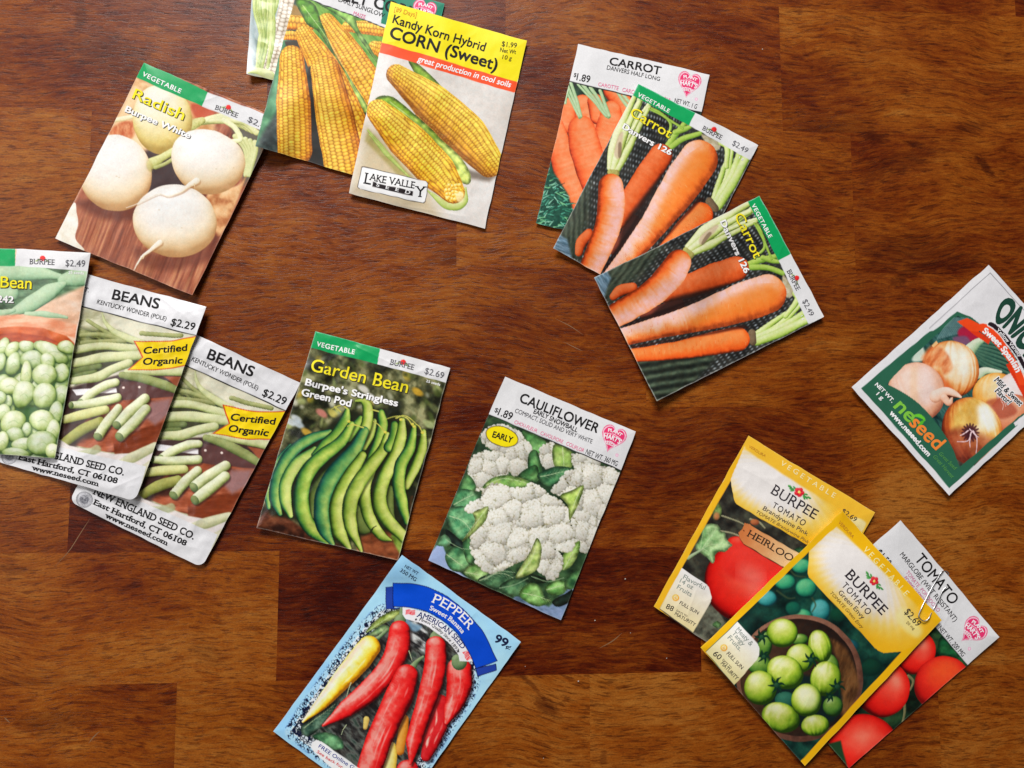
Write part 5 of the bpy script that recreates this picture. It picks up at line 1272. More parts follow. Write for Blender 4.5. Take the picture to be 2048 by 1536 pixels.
    k.fill(list(catmull([(900, 424), (918, 408), (960, 428), (1050, 520), (1130, 650), (1180, 750)], 20)) + list(catmull([(1150, 760), (1090, 650), (1020, 546), (950, 468), (905, 438)], 20)), (234, 232, 234))
    k.fill(list(catmull([(906, 424), (922, 413), (962, 434), (1050, 526), (1128, 654), (1176, 750)], 20)) + list(catmull([(1152, 750), (1092, 642), (1022, 540), (952, 462), (910, 434)], 20)), (44, 32, 40))
    # sprout over the maker's name
    k.fill(catmull([(440, 1010), (452, 985), (490, 978), (520, 1000), (524, 1022), (500, 1005), (462, 996), (450, 1030)], 40, True), (110, 188, 62)); k.fill([(494, 1024), (526, 1010), (510, 1040), (478, 1058)], (90, 172, 56))
pk = Packet('white-bordered onion seed packet standing on its corner, cut off by the right edge', [(1978, 530.2), (2170, 743), (1898.8, 991), (1702.8, 774.4)], Z10, art_onion, seed=81, lift=1.2, bulge=.9, mat=M_MATT, wear=.1,
       parts=[('vegetable_picture', [(280, 795), (560, 520), (720, 376), (830, 430), (960, 520), (1060, 660), (1130, 800), (1180, 880), (1080, 1010), (738, 1302), (690, 1180), (600, 1040), (450, 890)]),
              ('name_panel', [(130, 818), (150, 800), (280, 792), (450, 888), (590, 1030), (690, 1180), (738, 1306), (1080, 1010), (1110, 1030), (675, 1432)]),
              ('ribbon', [(718, 412), (778, 390), (836, 428), (890, 422), (960, 470), (1040, 580), (1100, 690), (1150, 800), (1105, 800), (1060, 700), (1000, 610), (930, 530), (850, 462), (820, 490)])])
pk.text('ONION', (946, 402), (1172, 700), 156, (26, 66, 52), pm=(1058, 500), bold=.045, part='title')
pk.text('Sweet Spanish', (872, 476), (1082, 722), 36, WHITE, pm=(990, 584), bold=.03, part='variety_name', parent='ribbon')
pk.text('Yellow Variety', (958, 466), (1096, 630), 21, WHITE, pm=(1034, 544), bold=.008, part='lettering')
for b_, p in (('Mild & Sweet', ((948, 770), (1106, 930))), ('Flavor!', ((952, 834), (1036, 920)))):
    pk.text(b_, *p, 34, WHITE, bold=.10, shear=.1, part='slogan_backing'); pk.text(b_, *p, 33, BLACK, bold=.012, shear=.1, serif=.04, part='slogan', off=.0002)
pk.text('NET WT.', (213, 800), (316, 908), 24, WHITE, bold=.02, part='net_weight', parent='name_panel'); pk.text('1 g', (222, 860), (254, 892), 22, WHITE, bold=.02, part='net_weight', parent='name_panel')
pk.text('ne', (326, 934), (426, 1034), 84, (128, 196, 66), bold=.02, shear=.1, part='maker_lettering', parent='name_panel'); pk.text('seed', (424, 1040), (598, 1206), 84, (240, 134, 52), bold=.02, shear=.1, part='maker_lettering', parent='name_panel')
pk.text('www.neseed.com', (302, 974), (542, 1240), 32, WHITE, bold=.03, part='web_address', parent='name_panel')
pk.text('Great Seed', (608, 1226), (708, 1322), 24, (82, 146, 74), shear=.2, part='lettering', parent='name_panel'); pk.text('Great Harvest', (572, 1244), (690, 1372), 24, (82, 146, 74), shear=.2, part='lettering', parent='name_panel')

# ---- tomatoes: pink heirloom
TOM = [(80, 6, 6), (164, 18, 16), (202, 36, 28), (216, 54, 42), (230, 98, 80)]
def yellow_panel(k, poly, fan, R, dirn, pale=(228, 222, 218)):
    fx, fy = fan
    def f(x, y):
        dx, dy = x - fx, y - fy; c, q = math.cos(dirn), math.sin(dirn)
        a = (dx * c + dy * q) / R; b_ = (-dx * q + dy * c) / (R * .45)
        t = sstep(1.05, .35, np.hypot(a, b_))
        an = np.arctan2(-dx * q + dy * c + R * .35, dx * c + dy * q)
        ray = .05 * np.sin(an * 60) * sstep(.25, .8, np.hypot(a, b_))
        t = np.clip(t + ray * 2 * t, 0, 1)
        return ramp(t, [(243, 172, 44), (238, 196, 112), pale])
    k.fill(poly, f, 3)
def full_sun(k, cx, cy, r):
    k.ball(cx, cy, r, r, [(232, 150, 56), (246, 190, 96)], nz=.1); k.ball(cx, cy, r * .62, r * .62, [(250, 214, 150), (252, 226, 176)])
    k.line([(cx + r * .2, cy - r * .25), (cx - r * .3, cy), (cx + r * .2, cy + r * .3)], [r * .1] * 2, (224, 140, 50))
def art_pink(k):
    k.C[:] = np.array((244, 172, 48))
    PIC = [(600, 352), (622, 480), (632, 505), (650, 522), (1140, 802), (1300, 900), (1400, 1000), (1250, 1640), (900, 1760), (405, 1500), (98, 1252)]
    k.fill(PIC, Ink.mottle([(34, 32, 30), (56, 54, 48), (84, 84, 70)], 60, 60, 4), 3)
    k.fill([(330, 1400), (460, 1180), (560, 1340), (500, 1440), (405, 1490)], Ink.mottle([(60, 58, 50), (96, 96, 84), (124, 128, 110)], 50, 50, 6), 20)
    k.fill([(350, 1410), (440, 1480), (420, 1490), (330, 1420)], (120, 118, 108), 10)
    k.leaf([(480, 540), (520, 510), (540, 560), (520, 620), (480, 620)], (84, 110, 70), (150, 160, 96), seed=2); k.ball(502, 600, 20, 26, [(180, 90, 70), (210, 130, 90)], soft=18, a=.7)
    for q, r in (([(540, 600), (660, 640), (700, 660)], 6), ([(520, 706), (640, 730), (720, 790), (790, 880)], 6), ([(800, 780), (840, 870), (900, 920)], 5), ([(740, 620), (800, 640), (840, 680)], 8)):
        k.tube(q, [r, r, r * .7], [(70, 72, 56), (124, 122, 96), (160, 156, 130)])
    k.ball(770, 640, 30, 22, [(120, 60, 40), (186, 120, 80)], soft=10); k.leaf([(1040, 830), (1090, 810), (1130, 830), (1080, 860)], (50, 90, 60), (90, 130, 90), seed=4)
    k.ball(690, 1062, 278, 272, TOM, rot=.2, L=np.array([.16, -.34, .92]), rim=.30, nz=.05, ns=90, amb=.06, soft=6)
    k.ball(640, 785, 66, 44, TOM, L=np.array([.1, -.5, .8]), rim=.2, soft=8); k.fill([(560, 830), (640, 790), (760, 800), (900, 900), (980, 940), (900, 1100), (560, 1000)], (214, 54, 46), 60, 30); k.ball(760, 905, 190, 100, [(216, 60, 50), (226, 80, 68)], rot=.4, soft=120, nz=.1, a=.6)
    k.ball(740, 1010, 90, 60, [(240, 140, 126)] * 2, rot=.4, soft=120, nz=.2, a=.55); k.ball(770, 1100, 50, 90, [(240, 130, 118)] * 2, rot=.3, soft=100, a=.4)
    k.leaf([(300, 890), (360, 850), (350, 810), (385, 760), (395, 690), (450, 655), (520, 668), (532, 712), (560, 716), (575, 770), (614, 800), (590, 820), (560, 850), (520, 850), (488, 872), (486, 910), (470, 932), (440, 900), (412, 880), (380, 856), (330, 890)], (112, 146, 98), (164, 188, 140), [(400, 830), (450, 760), (500, 690)], seed=6)
    for q in ([(400, 830), (470, 800), (590, 800)], [(410, 830), (450, 860), (470, 920)], [(390, 820), (400, 760), (410, 700)]): k.line(q, [2.5, 1], (190, 206, 164), soft=4, a=.7)
    k.tube([(300, 896), (350, 862), (400, 836)], [12, 9, 5], [(110, 130, 96), (170, 184, 150)])
    k.leaf([(470, 1350), (500, 1330), (530, 1350), (510, 1380), (480, 1370)], (96, 130, 84), (140, 170, 120), seed=8)
    yellow_panel(k, [(722, 42), (1700, 600), (1400, 960), (1140, 802), (650, 522), (632, 505), (622, 480), (600, 352), (560, 340)], (860, 380), 620, .53)
    k.fill([(722, 42), (1750, 640), (1700, 760), (1490, 640), (702, 140), (690, 100)], (244, 178, 66), 22)
    k.fill([(722, 42), (600, 352), (98, 1252), (40, 1260), (690, 30)], (244, 174, 50), 3)
    k.fill([(1478, 610), (1540, 650), (1500, 720), (1420, 640)], (240, 222, 180), 20, 20, a=.8)
    PLQ = [(700, 645), (736, 655), (760, 676), (1160, 905), (1090, 1010), (955, 945), (690, 790), (664, 752), (655, 716), (682, 690)]
    k.fill([(x + 2, y + 7) for x, y in PLQ], (40, 24, 16), 8); k.grad(PLQ, (680, 700), (196, 122, 76), (1020, 900), (226, 190, 146), nz=.3, ns=60)
    k.line([(690, 700), (694, 704)], [4, 4], (120, 70, 40))
    LBL = [(255, 968), (425, 1076), (445, 1096), (466, 1164), (458, 1190), (334, 1412), (100, 1250)]
    k.grad(LBL, (380, 1040), (232, 228, 226), (210, 1330), (236, 212, 160), nz=.05)
    full_sun(k, 211, 1172, 24)
    brand_flower(k, 1076, 432, 34, .53)
pk = Packet('yellow tomato packet with one big red tomato and a brown heirloom plaque', [(1496.9, 872), (1749, 1024.8), (1557, 1379), (1306.6, 1213.9)], Z11, art_pink, seed=91, lift=.9, bulge=1.0, wrinkle=.12, wear=.15, creases=[(.0, .16, .7, .14, .25, .003)],
       parts=[('vegetable_picture', [(600, 352), (622, 480), (632, 505), (650, 522), (1140, 802), (1300, 900), (1900, 1100), (1700, 2000), (900, 1760), (405, 1500), (98, 1252)]),
              ('title_panel', [(722, 42), (1750, 620), (1900, 1100), (1300, 900), (1140, 802), (650, 522), (632, 505), (622, 480), (600, 352), (690, 100)]),
              ('plaque', [(700, 645), (736, 655), (760, 676), (1160, 905), (1090, 1010), (955, 945), (690, 790), (664, 752), (655, 716), (682, 690)]),
              ('growing_label', [(255, 968), (425, 1076), (445, 1096), (466, 1164), (458, 1190), (334, 1412), (100, 1250)])])
OCH = (190, 128, 40)
pk.text('VERDURA', (722, 124), (842, 192), 18, OCH, part='lettering', parent='title_panel'); pk.text('VEGETABLE', (944, 240), (1314, 474), 34, (250, 228, 170), space=1.6, part='lettering', parent='title_panel')
pk.text('BURPEE', (876, 436), (1178, 622), 70, (44, 36, 44), serif=.03, part='maker_lettering', parent='title_panel'); pk.text('TOMATO', (886, 536), (1104, 668), 42, (52, 44, 50), space=1.25, part='title', parent='title_panel')
pk.text('Brandywine Pink', (821, 553), (1130, 736), 30, (86, 74, 66), part='variety_name', parent='title_panel'); pk.text('TOMATE Brandywine Pink', (777, 574), (1136, 790), 22, (140, 108, 56), shear=.2, part='lettering', parent='title_panel')
pk.text('$2.69', (1366, 572), (1462, 640), 34, (70, 60, 54), part='price', parent='title_panel')
pk.text('HEIRLOOM', (712, 734), (1078, 950), 48, (58, 40, 30), serif=.05, part='lettering', parent='plaque')
GG_ = (142, 152, 144)
pk.text('Flavorful', (262, 1038), (412, 1116), 32, GG_, part='lettering', parent='growing_label'); pk.text('14 oz', (238, 1064), (326, 1112), 30, GG_, part='lettering', parent='growing_label'); pk.text('Fruits', (217, 1106), (316, 1162), 32, GG_, part='lettering', parent='growing_label')
DKB = (72, 64, 60)
pk.text('FULL SUN', (234, 1214), (365, 1288), 25, DKB, part='lettering', parent='growing_label'); pk.text('88', (139, 1246), (188, 1270), 36, DKB, part='lettering', parent='growing_label')
pk.text('MATURITY', (202, 1292), (342, 1370), 24, DKB, part='lettering', parent='growing_label'); pk.text('DAYS TO', (216, 1266), (288, 1304), 12, DKB, part='lettering', parent='growing_label')

# ---- tomatoes with the white head, under the paper clip
def art_globe(k):
    k.wash([(12, 22, 14), (26, 48, 32), (50, 80, 50)], 70, 60, 5)
    k.leaf([(1440, 780), (1520, 850), (1600, 960), (1500, 900), (1420, 880)], (24, 74, 46), (50, 110, 66), seed=2)
    for q in ([(1210, 1100), (1230, 1200), (1210, 1300)], [(1250, 1010), (1275, 1040), (1260, 1090)]): k.tube(q, [10, 8, 5], [(60, 60, 40), (130, 126, 92)])
    T = dict(rim=.3, nz=.06, ns=40, amb=.06, spec=.38, power=34, sc_=(250, 196, 170))
    k.ball(1290, 870, 116, 130, TOM, rot=.3, seed=1, **T, L=np.array([.35, -.3, .88]))
    k.ball(1448, 1056, 168, 160, [(116, 14, 14), (186, 34, 28), (212, 56, 40), (226, 90, 50)], rot=-.5, seed=2, rim=.3, nz=.06, amb=.05, L=np.array([.1, -.6, .8]))
    k.ball(1100, 1080, 158, 166, TOM, seed=3, **T, L=np.array([.5, -.25, .83]))
    k.ball(990, 1400, 200, 170, TOM, seed=4, **T, L=np.array([.0, -.25, .95]))
    k.fill([(780, 1400), (860, 1380), (900, 1540), (860, 1540)], (36, 66, 40), 14)
    k.fill([(1208, 80), (1900, 800), (1620, 1000), (1588, 943), (985, 233), (1000, 150)], SHEET)
    k.line([(985, 234), (1588, 944), (1600, 958)], [2.6] * 2, BLACK)
    heart(k, 1620, 752, 152, .86)
pk = Packet('white-headed red tomato packet held by the paper clip', [(1801.5, 1041.2), (1999.4, 1273.9), (1697, 1537), (1499, 1304)], Z12, art_globe, seed=95, lift=.7, bulge=1.0, mat=M_MATT, wrinkle=.08,
       parts=[('vegetable_picture', [(-far, -far), (far, -far), (far, far), (-far, far)]), ('title_band', [(1208, 60), (1950, 800), (1620, 1000), (1588, 944), (985, 234), (900, 150)]), ('heart_emblem', heart_pts(1620, 752, 156, .86))])
pk.text('TOMATO', (1286, 344), (1496, 604), 62, BLACK, bold=.010, part='title', parent='title_band'); pk.text('MARGLOBE (WILT RESISTANT)', (1202, 318), (1514, 698), 28, BLACK, part='variety_name', parent='title_band')
pk.text('TOMATE  POMODORO', (1236, 418), (1418, 642), 22, (206, 120, 156), part='lettering', parent='title_band'); pk.text("POMME D'AMOUR", (1224, 450), (1350, 604), 22, (206, 120, 156), part='lettering', parent='title_band')
pk.text('NET WT. 200 MG', (1420, 736), (1560, 898), 27, BLACK, part='net_weight', parent='title_band'); pk.text('$1.50', (1062, 312), (1128, 386), 44, BLACK, bold=.004, part='price', parent='title_band')
heart_text(pk, 1620, 752, 152, .86)

# ---- green tomatoes in a wooden bowl
def art_envy(k):
    k.C[:] = np.array((244, 172, 32))
    PIC = [(682, 292), (674, 420), (680, 442), (1060, 848), (1085, 868), (1110, 880), (1215, 872), (650, 1478), (600, 1520), (90, 872)]
    i = k.fill(PIC, Ink.mottle([(10, 30, 28), (22, 58, 50), (40, 90, 74)], 80, 80, 4), 3)
    TB = [(10, 46, 44), (30, 104, 84), (64, 148, 110), (110, 176, 130)]; TBB = [(12, 52, 58), (34, 104, 104), (70, 142, 140), (104, 170, 168)]
    for x, y, a, b_, c in ((640, 380, 60, 44, TB), (545, 470, 60, 46, TB), (665, 505, 60, 56, TB), (440, 562, 58, 46, TBB), (745, 635, 58, 68, TBB), (640, 668, 60, 44, TB), (850, 660, 50, 40, [(14, 50, 40), (24, 74, 54)]), (590, 620, 44, 40, [(14, 60, 54), (30, 100, 80)]), (1040, 960, 60, 50, [(10, 40, 34), (22, 66, 50)]), (910, 840, 60, 40, [(16, 60, 60), (40, 100, 110)])):
        k.ball(x, y, a, b_, c, soft=16, nz=.1, rim=.2)
    for q in ([(560, 380), (600, 430), (660, 440)], [(700, 560), (720, 600), (700, 640)], [(500, 520), (560, 560), (600, 560)]): k.line(q, [6, 4], (70, 80, 56), soft=8, a=.7)
    # bowl
    rot = .62
    k.ball(628, 1020, 366, 362, [(70, 46, 38), (112, 78, 64), (146, 108, 90)], rot=rot, nz=.25, ns=30, soft=4, amb=.3)
    k.ball(622, 1016, 338, 334, [(34, 24, 22), (54, 38, 30), (84, 60, 44)], rot=rot, nz=.2, ns=24, soft=4, L=np.array([-.7, .1, .5]))
    k.fill([(800, 800), (900, 860), (960, 1010), (960, 1110), (880, 1240), (860, 1100), (850, 940)], Ink.mottle([(70, 46, 28), (108, 76, 46), (130, 94, 60)], 24, 80, 7, ang=.3), 30, 40)
    k.fill([(420, 1040), (640, 1000), (860, 1100), (800, 1280), (480, 1260)], (22, 40, 40), 30, 30)
    GT = [(40, 66, 16), (96, 128, 34), (146, 174, 58), (190, 204, 100), (226, 228, 160)]
    GD = [(24, 50, 22), (58, 96, 40), (100, 136, 60), (140, 168, 88)]
    T = dict(rim=.28, nz=.10, ns=22, amb=.06, spec=.4, power=16, soft=5)
    k.ball(628, 800, 50, 34, GD, **T); k.ball(428, 830, 42, 76, GD, rot=.1, **T); k.ball(400, 950, 70, 56, GD, **T); k.ball(800, 960, 54, 76, GD, **T)
    k.ball(545, 1145, 60, 50, [(14, 50, 44), (40, 90, 76), (66, 120, 100)], rim=.3)
    k.ball(527, 762, 88, 82, GT, seed=1, **T, L=np.array([-.1, -.6, .78])); k.ball(745, 840, 66, 96, GT, rot=-.25, seed=2, stripes=(7, .16), **T)
    k.ball(632, 906, 84, 82, GT, seed=3, **T); k.ball(778, 1024, 88, 100, GT, rot=.2, seed=4, stripes=(7, .14), **T); k.ball(545, 986, 108, 92, GT, rot=.5, seed=5, stripes=(7, .12), **T)
    k.ball(403, 1076, 94, 98, GT, seed=6, **T); k.ball(820, 1180, 58, 58, GD, seed=7, **T); k.ball(520, 1244, 112, 84, GT, rot=.35, seed=8, stripes=(8, .14), **T)
    k.ball(718, 1290, 82, 62, GT, rot=-.1, seed=9, stripes=(7, .12), **T); k.ball(667, 1146, 88, 94, GT, seed=10, **T); k.ball(675, 1135, 56, 60, [(222, 228, 170), (238, 238, 206)], soft=50, a=.75)
    for x, y, r in ((410, 788, 46), (692, 918, 48), (495, 1060, 50), (845, 1072, 48), (800, 1128, 30), (420, 900, 40)):
        for j in range(6):
            a = j * 1.05 + x * .01
            k.line([(x, y), (x + r * .55 * math.cos(a), y + r * .55 * math.sin(a) - 4), (x + r * math.cos(a + .25), y + r * math.sin(a + .25))], [9, 7, 2], (18, 54, 40), soft=4)
        k.ball(x, y, r * .3, r * .3, [(20, 50, 36), (50, 90, 62)])
    yellow_panel(k, [(872, 62), (1445, 690), (1300, 860), (1215, 872), (1110, 880), (1085, 868), (1060, 848), (680, 442), (674, 420), (682, 292)], (955, 420), 560, .83)
    k.fill([(840, 40), (872, 40), (1500, 700), (1440, 790), (1400, 700), (842, 152), (800, 140)], (244, 174, 34), 18)
    k.fill([(872, 40), (840, 150), (682, 292), (90, 872), (30, 850), (850, 30)], (244, 176, 34), 3)
    k.fill([(1460, 680), (1440, 770), (1215, 872), (645, 1482), (600, 1540), (660, 1560), (1500, 720)], (242, 172, 30), 3)
    k.fill([(1220, 620), (1330, 740), (1290, 790), (1180, 690)], (240, 220, 160), 40, 30, a=.7)
    LBL = [(272, 698), (384, 822), (396, 850), (394, 890), (380, 920), (252, 1064), (92, 872)]
    k.grad(LBL, (340, 800), (230, 228, 224), (160, 990), (240, 216, 150), nz=.05)
    full_sun(k, 193, 848, 20)
    brand_flower(k, 1056, 466, 27, .83)
pk = Packet('yellow tomato packet picturing green tomatoes in a wooden bowl', [(1684.3, 1021.6), (1884.3, 1240.8), (1608.6, 1531.1), (1401.6, 1295.9)], Z12, art_envy, seed=99, lift=1.1, bulge=1.1, wrinkle=.08, wear=.2, curls=[(0, 1, 1.2, .03), (0, 0, .8, .02)],
       parts=[('vegetable_picture', [(682, 292), (674, 420), (680, 442), (1060, 848), (1085, 868), (1110, 880), (1215, 872), (650, 1478), (600, 1520), (90, 872)]),
              ('title_panel', [(872, 62), (1445, 690), (1300, 860), (1215, 872), (1110, 880), (1085, 868), (1060, 848), (680, 442), (674, 420), (682, 292), (840, 60)]), ('growing_label', [(272, 698), (384, 822), (396, 850), (394, 890), (380, 920), (252, 1064), (92, 872)])])
pk.text('VERDURA', (848, 130), (930, 220), 18, OCH, part='lettering', parent='title_panel'); pk.text('VEGETABLE', (988, 288), (1236, 556), 34, (252, 232, 160), space=1.6, part='lettering', parent='title_panel')
pk.text('BURPEE', (884, 432), (1098, 664), 58, (44, 36, 44), serif=.03, part='maker_lettering', parent='title_panel'); pk.text('TOMATO', (866, 490), (1018, 662), 36, (52, 44, 50), space=1.25, part='title', parent='title_panel')
pk.text('Green Envy', (846, 530), (988, 688), 27, (86, 74, 66), part='variety_name', parent='title_panel'); pk.text('TOMATE Green Envy', (799, 534), (986, 742), 19, (140, 108, 46), shear=.2, part='lettering', parent='title_panel')
pk.text('$2.69', (1228, 648), (1302, 730), 38, (60, 52, 46), part='price', parent='title_panel'); pk.text('20 mg', (1238, 706), (1282, 748), 16, (120, 100, 60), part='lettering', parent='title_panel')
pk.text('Meaty &', (262, 746), (344, 838), 27, GG_, part='lettering', parent='growing_label'); pk.text('Tangy', (237, 766), (300, 838), 27, GG_, part='lettering', parent='growing_label'); pk.text('Fruits.', (212, 792), (282, 868), 27, GG_, part='lettering', parent='growing_label')
pk.text('FULL SUN', (206, 884), (292, 974), 22, DKB, part='lettering', parent='growing_label'); pk.text('60', (128, 888), (164, 920), 32, DKB, part='lettering', parent='growing_label')
pk.text('MATURITY', (174, 942), (262, 1036), 22, DKB, part='lettering', parent='growing_label'); pk.text('DAYS TO', (184, 920), (232, 970), 12, DKB, part='lettering', parent='growing_label')
ENVY = pk
flush_texts()
# ------------------------------------------------------------------ paper clip
def wire(name, pts, r, mat, n=90, k=10, parent=None):
    P = catmull(pts, n); co = []; fs = []
    T = np.gradient(P, axis=0); T /= np.linalg.norm(T, axis=1)[:, None] + 1e-12
    up = np.array([0, 0, 1.0]); prev = None
    for i in range(n):
        a = np.cross(T[i], up) if prev is None else prev - T[i] * prev.dot(T[i])
        if np.linalg.norm(a) < 1e-6: a = np.array([1.0, 0, 0])
        a /= np.linalg.norm(a); prev = a; b_ = np.cross(T[i], a)
        for j in range(k):
            an = 2 * math.pi * j / k; co.append(P[i] + r * (math.cos(an) * a + math.sin(an) * b_))
    for i in range(n - 1):
        for j in range(k):
            j2 = (j + 1) % k; fs.append([i * k + j, i * k + j2, (i + 1) * k + j2, (i + 1) * k + j])
    fs.append(list(range(k))[::-1]); fs.append(list(range((n - 1) * k, n * k)))
    return mesh_obj(name, np.array(co), fs, mat, parent)
m, nt, b = new_mat('steel_wire'); b.inputs['Base Color'].default_value = (.66, .66, .66, 1); b.inputs['Metallic'].default_value = 1; b.inputs['Roughness'].default_value = .28
n = nt.nodes.new('ShaderNodeTexNoise'); n.inputs['Scale'].default_value = 700
r = nt.nodes.new('ShaderNodeMapRange'); r.inputs[3].default_value = .3; r.inputs[4].default_value = .45; nt.links.new(n.outputs['Fac'], r.inputs[0]); nt.links.new(r.outputs[0], b.inputs['Roughness'])
cp = [(1892.5, 1173.5), (1884, 1183.5), (1876, 1201), (1867, 1217), (1859, 1234), (1854, 1240), (1847, 1242), (1840, 1237), (1837.5, 1230), (1842, 1218), (1849.4, 1202.7), (1863, 1176.7), (1877, 1153.5), (1880, 1147.5), (1884.5, 1143.2), (1889, 1142), (1894, 1143.5), (1897.3, 1147.5)]
pts = [world(np.array(x), np.array(y), float(gsample(GM, np.array([x]), np.array([y]))[0]) + .0011) for x, y in cp]
pts[-1] = world(np.array(1897.5), np.array(1148.5), .0012)
for x, y in ((1894, 1153), (1884, 1172), (1876, 1187)): pts.append(world(np.array(float(x)), np.array(float(y)), .0004))
clip = wire('paper_clip', np.array(pts), .00036, m, 160)
tag(clip, 'silver wire paper clip over the top edges of two tomato packets', 'paper clip')

# ------------------------------------------------------------------ the table top, made of glued staves
X0, X1, Y0, Y1 = -.85, .85, -.62, .62
def wy(px, py): return float(world(np.array(float(px)), np.array(float(py)))[1])
def wx(px, py): return float(world(np.array(float(px)), np.array(float(py)))[0])
rows = [wy(1900, 28), wy(1705, 266), wy(1010, 534), wy(1000, 812), wy(300, 1104), wy(1270, 1346)]
print('rows', [round(v, 4) for v in rows], 'steps', np.diff(rows).round(4))
rows = [Y1, rows[0] + .16, rows[0] + .08] + rows + [rows[-1] - .082, rows[-1] - .164, Y1 * -1]
# joints of each row (photograph x at a y inside the row) and how dark each stave is
J = {3: [(-300, 150), (536, 120), (1011, 60), (1562, 150), (2300, 150)], 4: [(175, 400), (913, 480), (1706, 400)], 5: [(60, 650), (620, 700), (1290, 650), (2210, 650)],
     6: [(137, 1050), (700, 960), (1704, 900)], 7: [(-100, 1250), (555, 1250), (1400, 1200), (2140, 1250)], 8: [(350, 1480), (1180, 1450), (1879, 1450)],
     2: [(388, 10), (520, 10), (1090, 10), (1480, 10), (2030, 10)]}
# tone: 0 dark maroon .. 1 golden brown
TONE = {2: [.62, .18, .55, .50, .42, .30], 3: [.54, .50, .30, .50, .58, .5], 4: [.60, .50, .54, .46], 5: [.58, .52, .48, .54, .44], 6: [.58, .30, .40, .54], 7: [.5, .60, .20, .54, .58], 8: [.60, .62, .64, .56]}
rr = random.Random(11)
co = []; fs = []; at_t = []; at_s = []; at_x = []; at_y = []; at_w = []; at_h = []
for ri in range(len(rows) - 1):
    ya, yb = rows[ri], rows[ri + 1]
    js = sorted(wx(*p) for p in J[ri]) if ri in J else sorted(rr.uniform(-.8, .8) for _ in range(4))
    xs = [X0] + [j for j in js if X0 < j < X1] + [X1]
    for k in range(len(xs) - 1):
        i = len(co); co += [(xs[k], yb, 0), (xs[k + 1], yb, 0), (xs[k + 1], ya, 0), (xs[k], ya, 0)]; fs.append([i, i + 1, i + 2, i + 3])
        t = TONE[ri][min(k, len(TONE[ri]) - 1)] if ri in TONE else rr.uniform(.2, .65)
        hw, hh = (xs[k + 1] - xs[k]) / 2, (yb - ya) / 2
        at_t += [t] * 4; at_s += [rr.random()] * 4; at_x += [-hw, hw, hw, -hw]; at_y += [hh, hh, -hh, -hh]; at_w += [hw] * 4; at_h += [hh] * 4
i = len(co); D = -.032
co += [(X0, Y0, -.0005), (X1, Y0, -.0005), (X1, Y1, -.0005), (X0, Y1, -.0005), (X0, Y0, D), (X1, Y0, D), (X1, Y1, D), (X0, Y1, D)]
fs += [[i, i + 1, i + 5, i + 4], [i + 1, i + 2, i + 6, i + 5], [i + 2, i + 3, i + 7, i + 6], [i + 3, i, i + 4, i + 7], [i + 7, i + 6, i + 5, i + 4]]
at_t += [.4] * 8; at_s += [.5] * 8; at_x += [0] * 8; at_y += [0] * 8; at_w += [1] * 8; at_h += [1] * 8
me = bpy.data.meshes.new('table_top'); me.from_pydata(co, [], fs); me.update()
for nm, v in (('tone', at_t), ('stave', at_s), ('along', at_x), ('across', at_y), ('half_length', at_w), ('half_width', at_h)):
    a = me.attributes.new(nm, 'FLOAT', 'POINT'); a.data.foreach_set('value', np.array(v, np.float32))

m, nt, b = new_mat('stained_wood'); N = nt.nodes; Lk = nt.links
def node(t, **kw):
    n = N.new('ShaderNode' + t)
    for k_, v in kw.items(): setattr(n, k_, v)
    return n
def math_(op, a, b_=None, c_=None):
    n = node('Math', operation=op)
    for k_, v in enumerate((a, b_, c_)):
        if v is None: continue
        if isinstance(v, (int, float)): n.inputs[k_].default_value = v
        else: Lk.new(v, n.inputs[k_])
    return n.outputs[0]
def mapping(vec, scale, loc=None, rot=None):
    n = node('Mapping'); n.inputs['Scale'].default_value = scale; Lk.new(vec, n.inputs['Vector'])
    if loc is not None: Lk.new(loc, n.inputs['Location'])
    if rot: n.inputs['Rotation'].default_value = rot
    return n.outputs[0]
def noise(vec, scale, detail=4, rough=.55, dist=0):
    n = node('TexNoise'); n.inputs['Scale'].default_value = scale; n.inputs['Detail'].default_value = detail; n.inputs['Roughness'].default_value = rough; n.inputs['Distortion'].default_value = dist
    Lk.new(vec, n.inputs['Vector']); return n.outputs['Fac']
def rampn(fac, stops):
    n = node('ValToRGB'); e = n.color_ramp.elements
    while len(e) < len(stops): e.new(.5)
    for el, (p, c) in zip(e, stops): el.position = p; el.color = (*c, 1) if len(c) == 3 else c
    Lk.new(fac, n.inputs[0]); return n.outputs['Color']
tc = node('TexCoord'); vec = tc.outputs['Object']
aT = node('Attribute', attribute_name='tone').outputs['Fac']; aS = node('Attribute', attribute_name='stave').outputs['Fac']
off = node('CombineXYZ'); Lk.new(math_('MULTIPLY', aS, 37.0), off.inputs[0]); Lk.new(math_('MULTIPLY', aS, 91.0), off.inputs[1]); Lk.new(math_('MULTIPLY', aS, 53.0), off.inputs[2])
so = off.outputs[0]
# gently wandering grain
wv = node('TexNoise'); wv.inputs['Scale'].default_value = 9; wv.inputs['Detail'].default_value = 2
va = node('VectorMath', operation='ADD'); Lk.new(vec, va.inputs[0]); Lk.new(so, va.inputs[1]); Lk.new(va.outputs[0], wv.inputs['Vector'])
sub = node('VectorMath', operation='SUBTRACT'); Lk.new(wv.outputs['Color'], sub.inputs[0]); sub.inputs[1].default_value = (.5, .5, .5)
scl = node('VectorMath', operation='MULTIPLY'); Lk.new(sub.outputs[0], scl.inputs[0]); scl.inputs[1].default_value = (.014, .034, 0)
warped = node('VectorMath', operation='ADD'); Lk.new(vec, warped.inputs[0]); Lk.new(scl.outputs[0], warped.inputs[1]); gv = warped.outputs[0]
big = noise(mapping(gv, (7, 16, 1), so), 1.0, 3, .5)
cloud = noise(mapping(gv, (16, 40, 1), so), 1.0, 5, .6, .6)
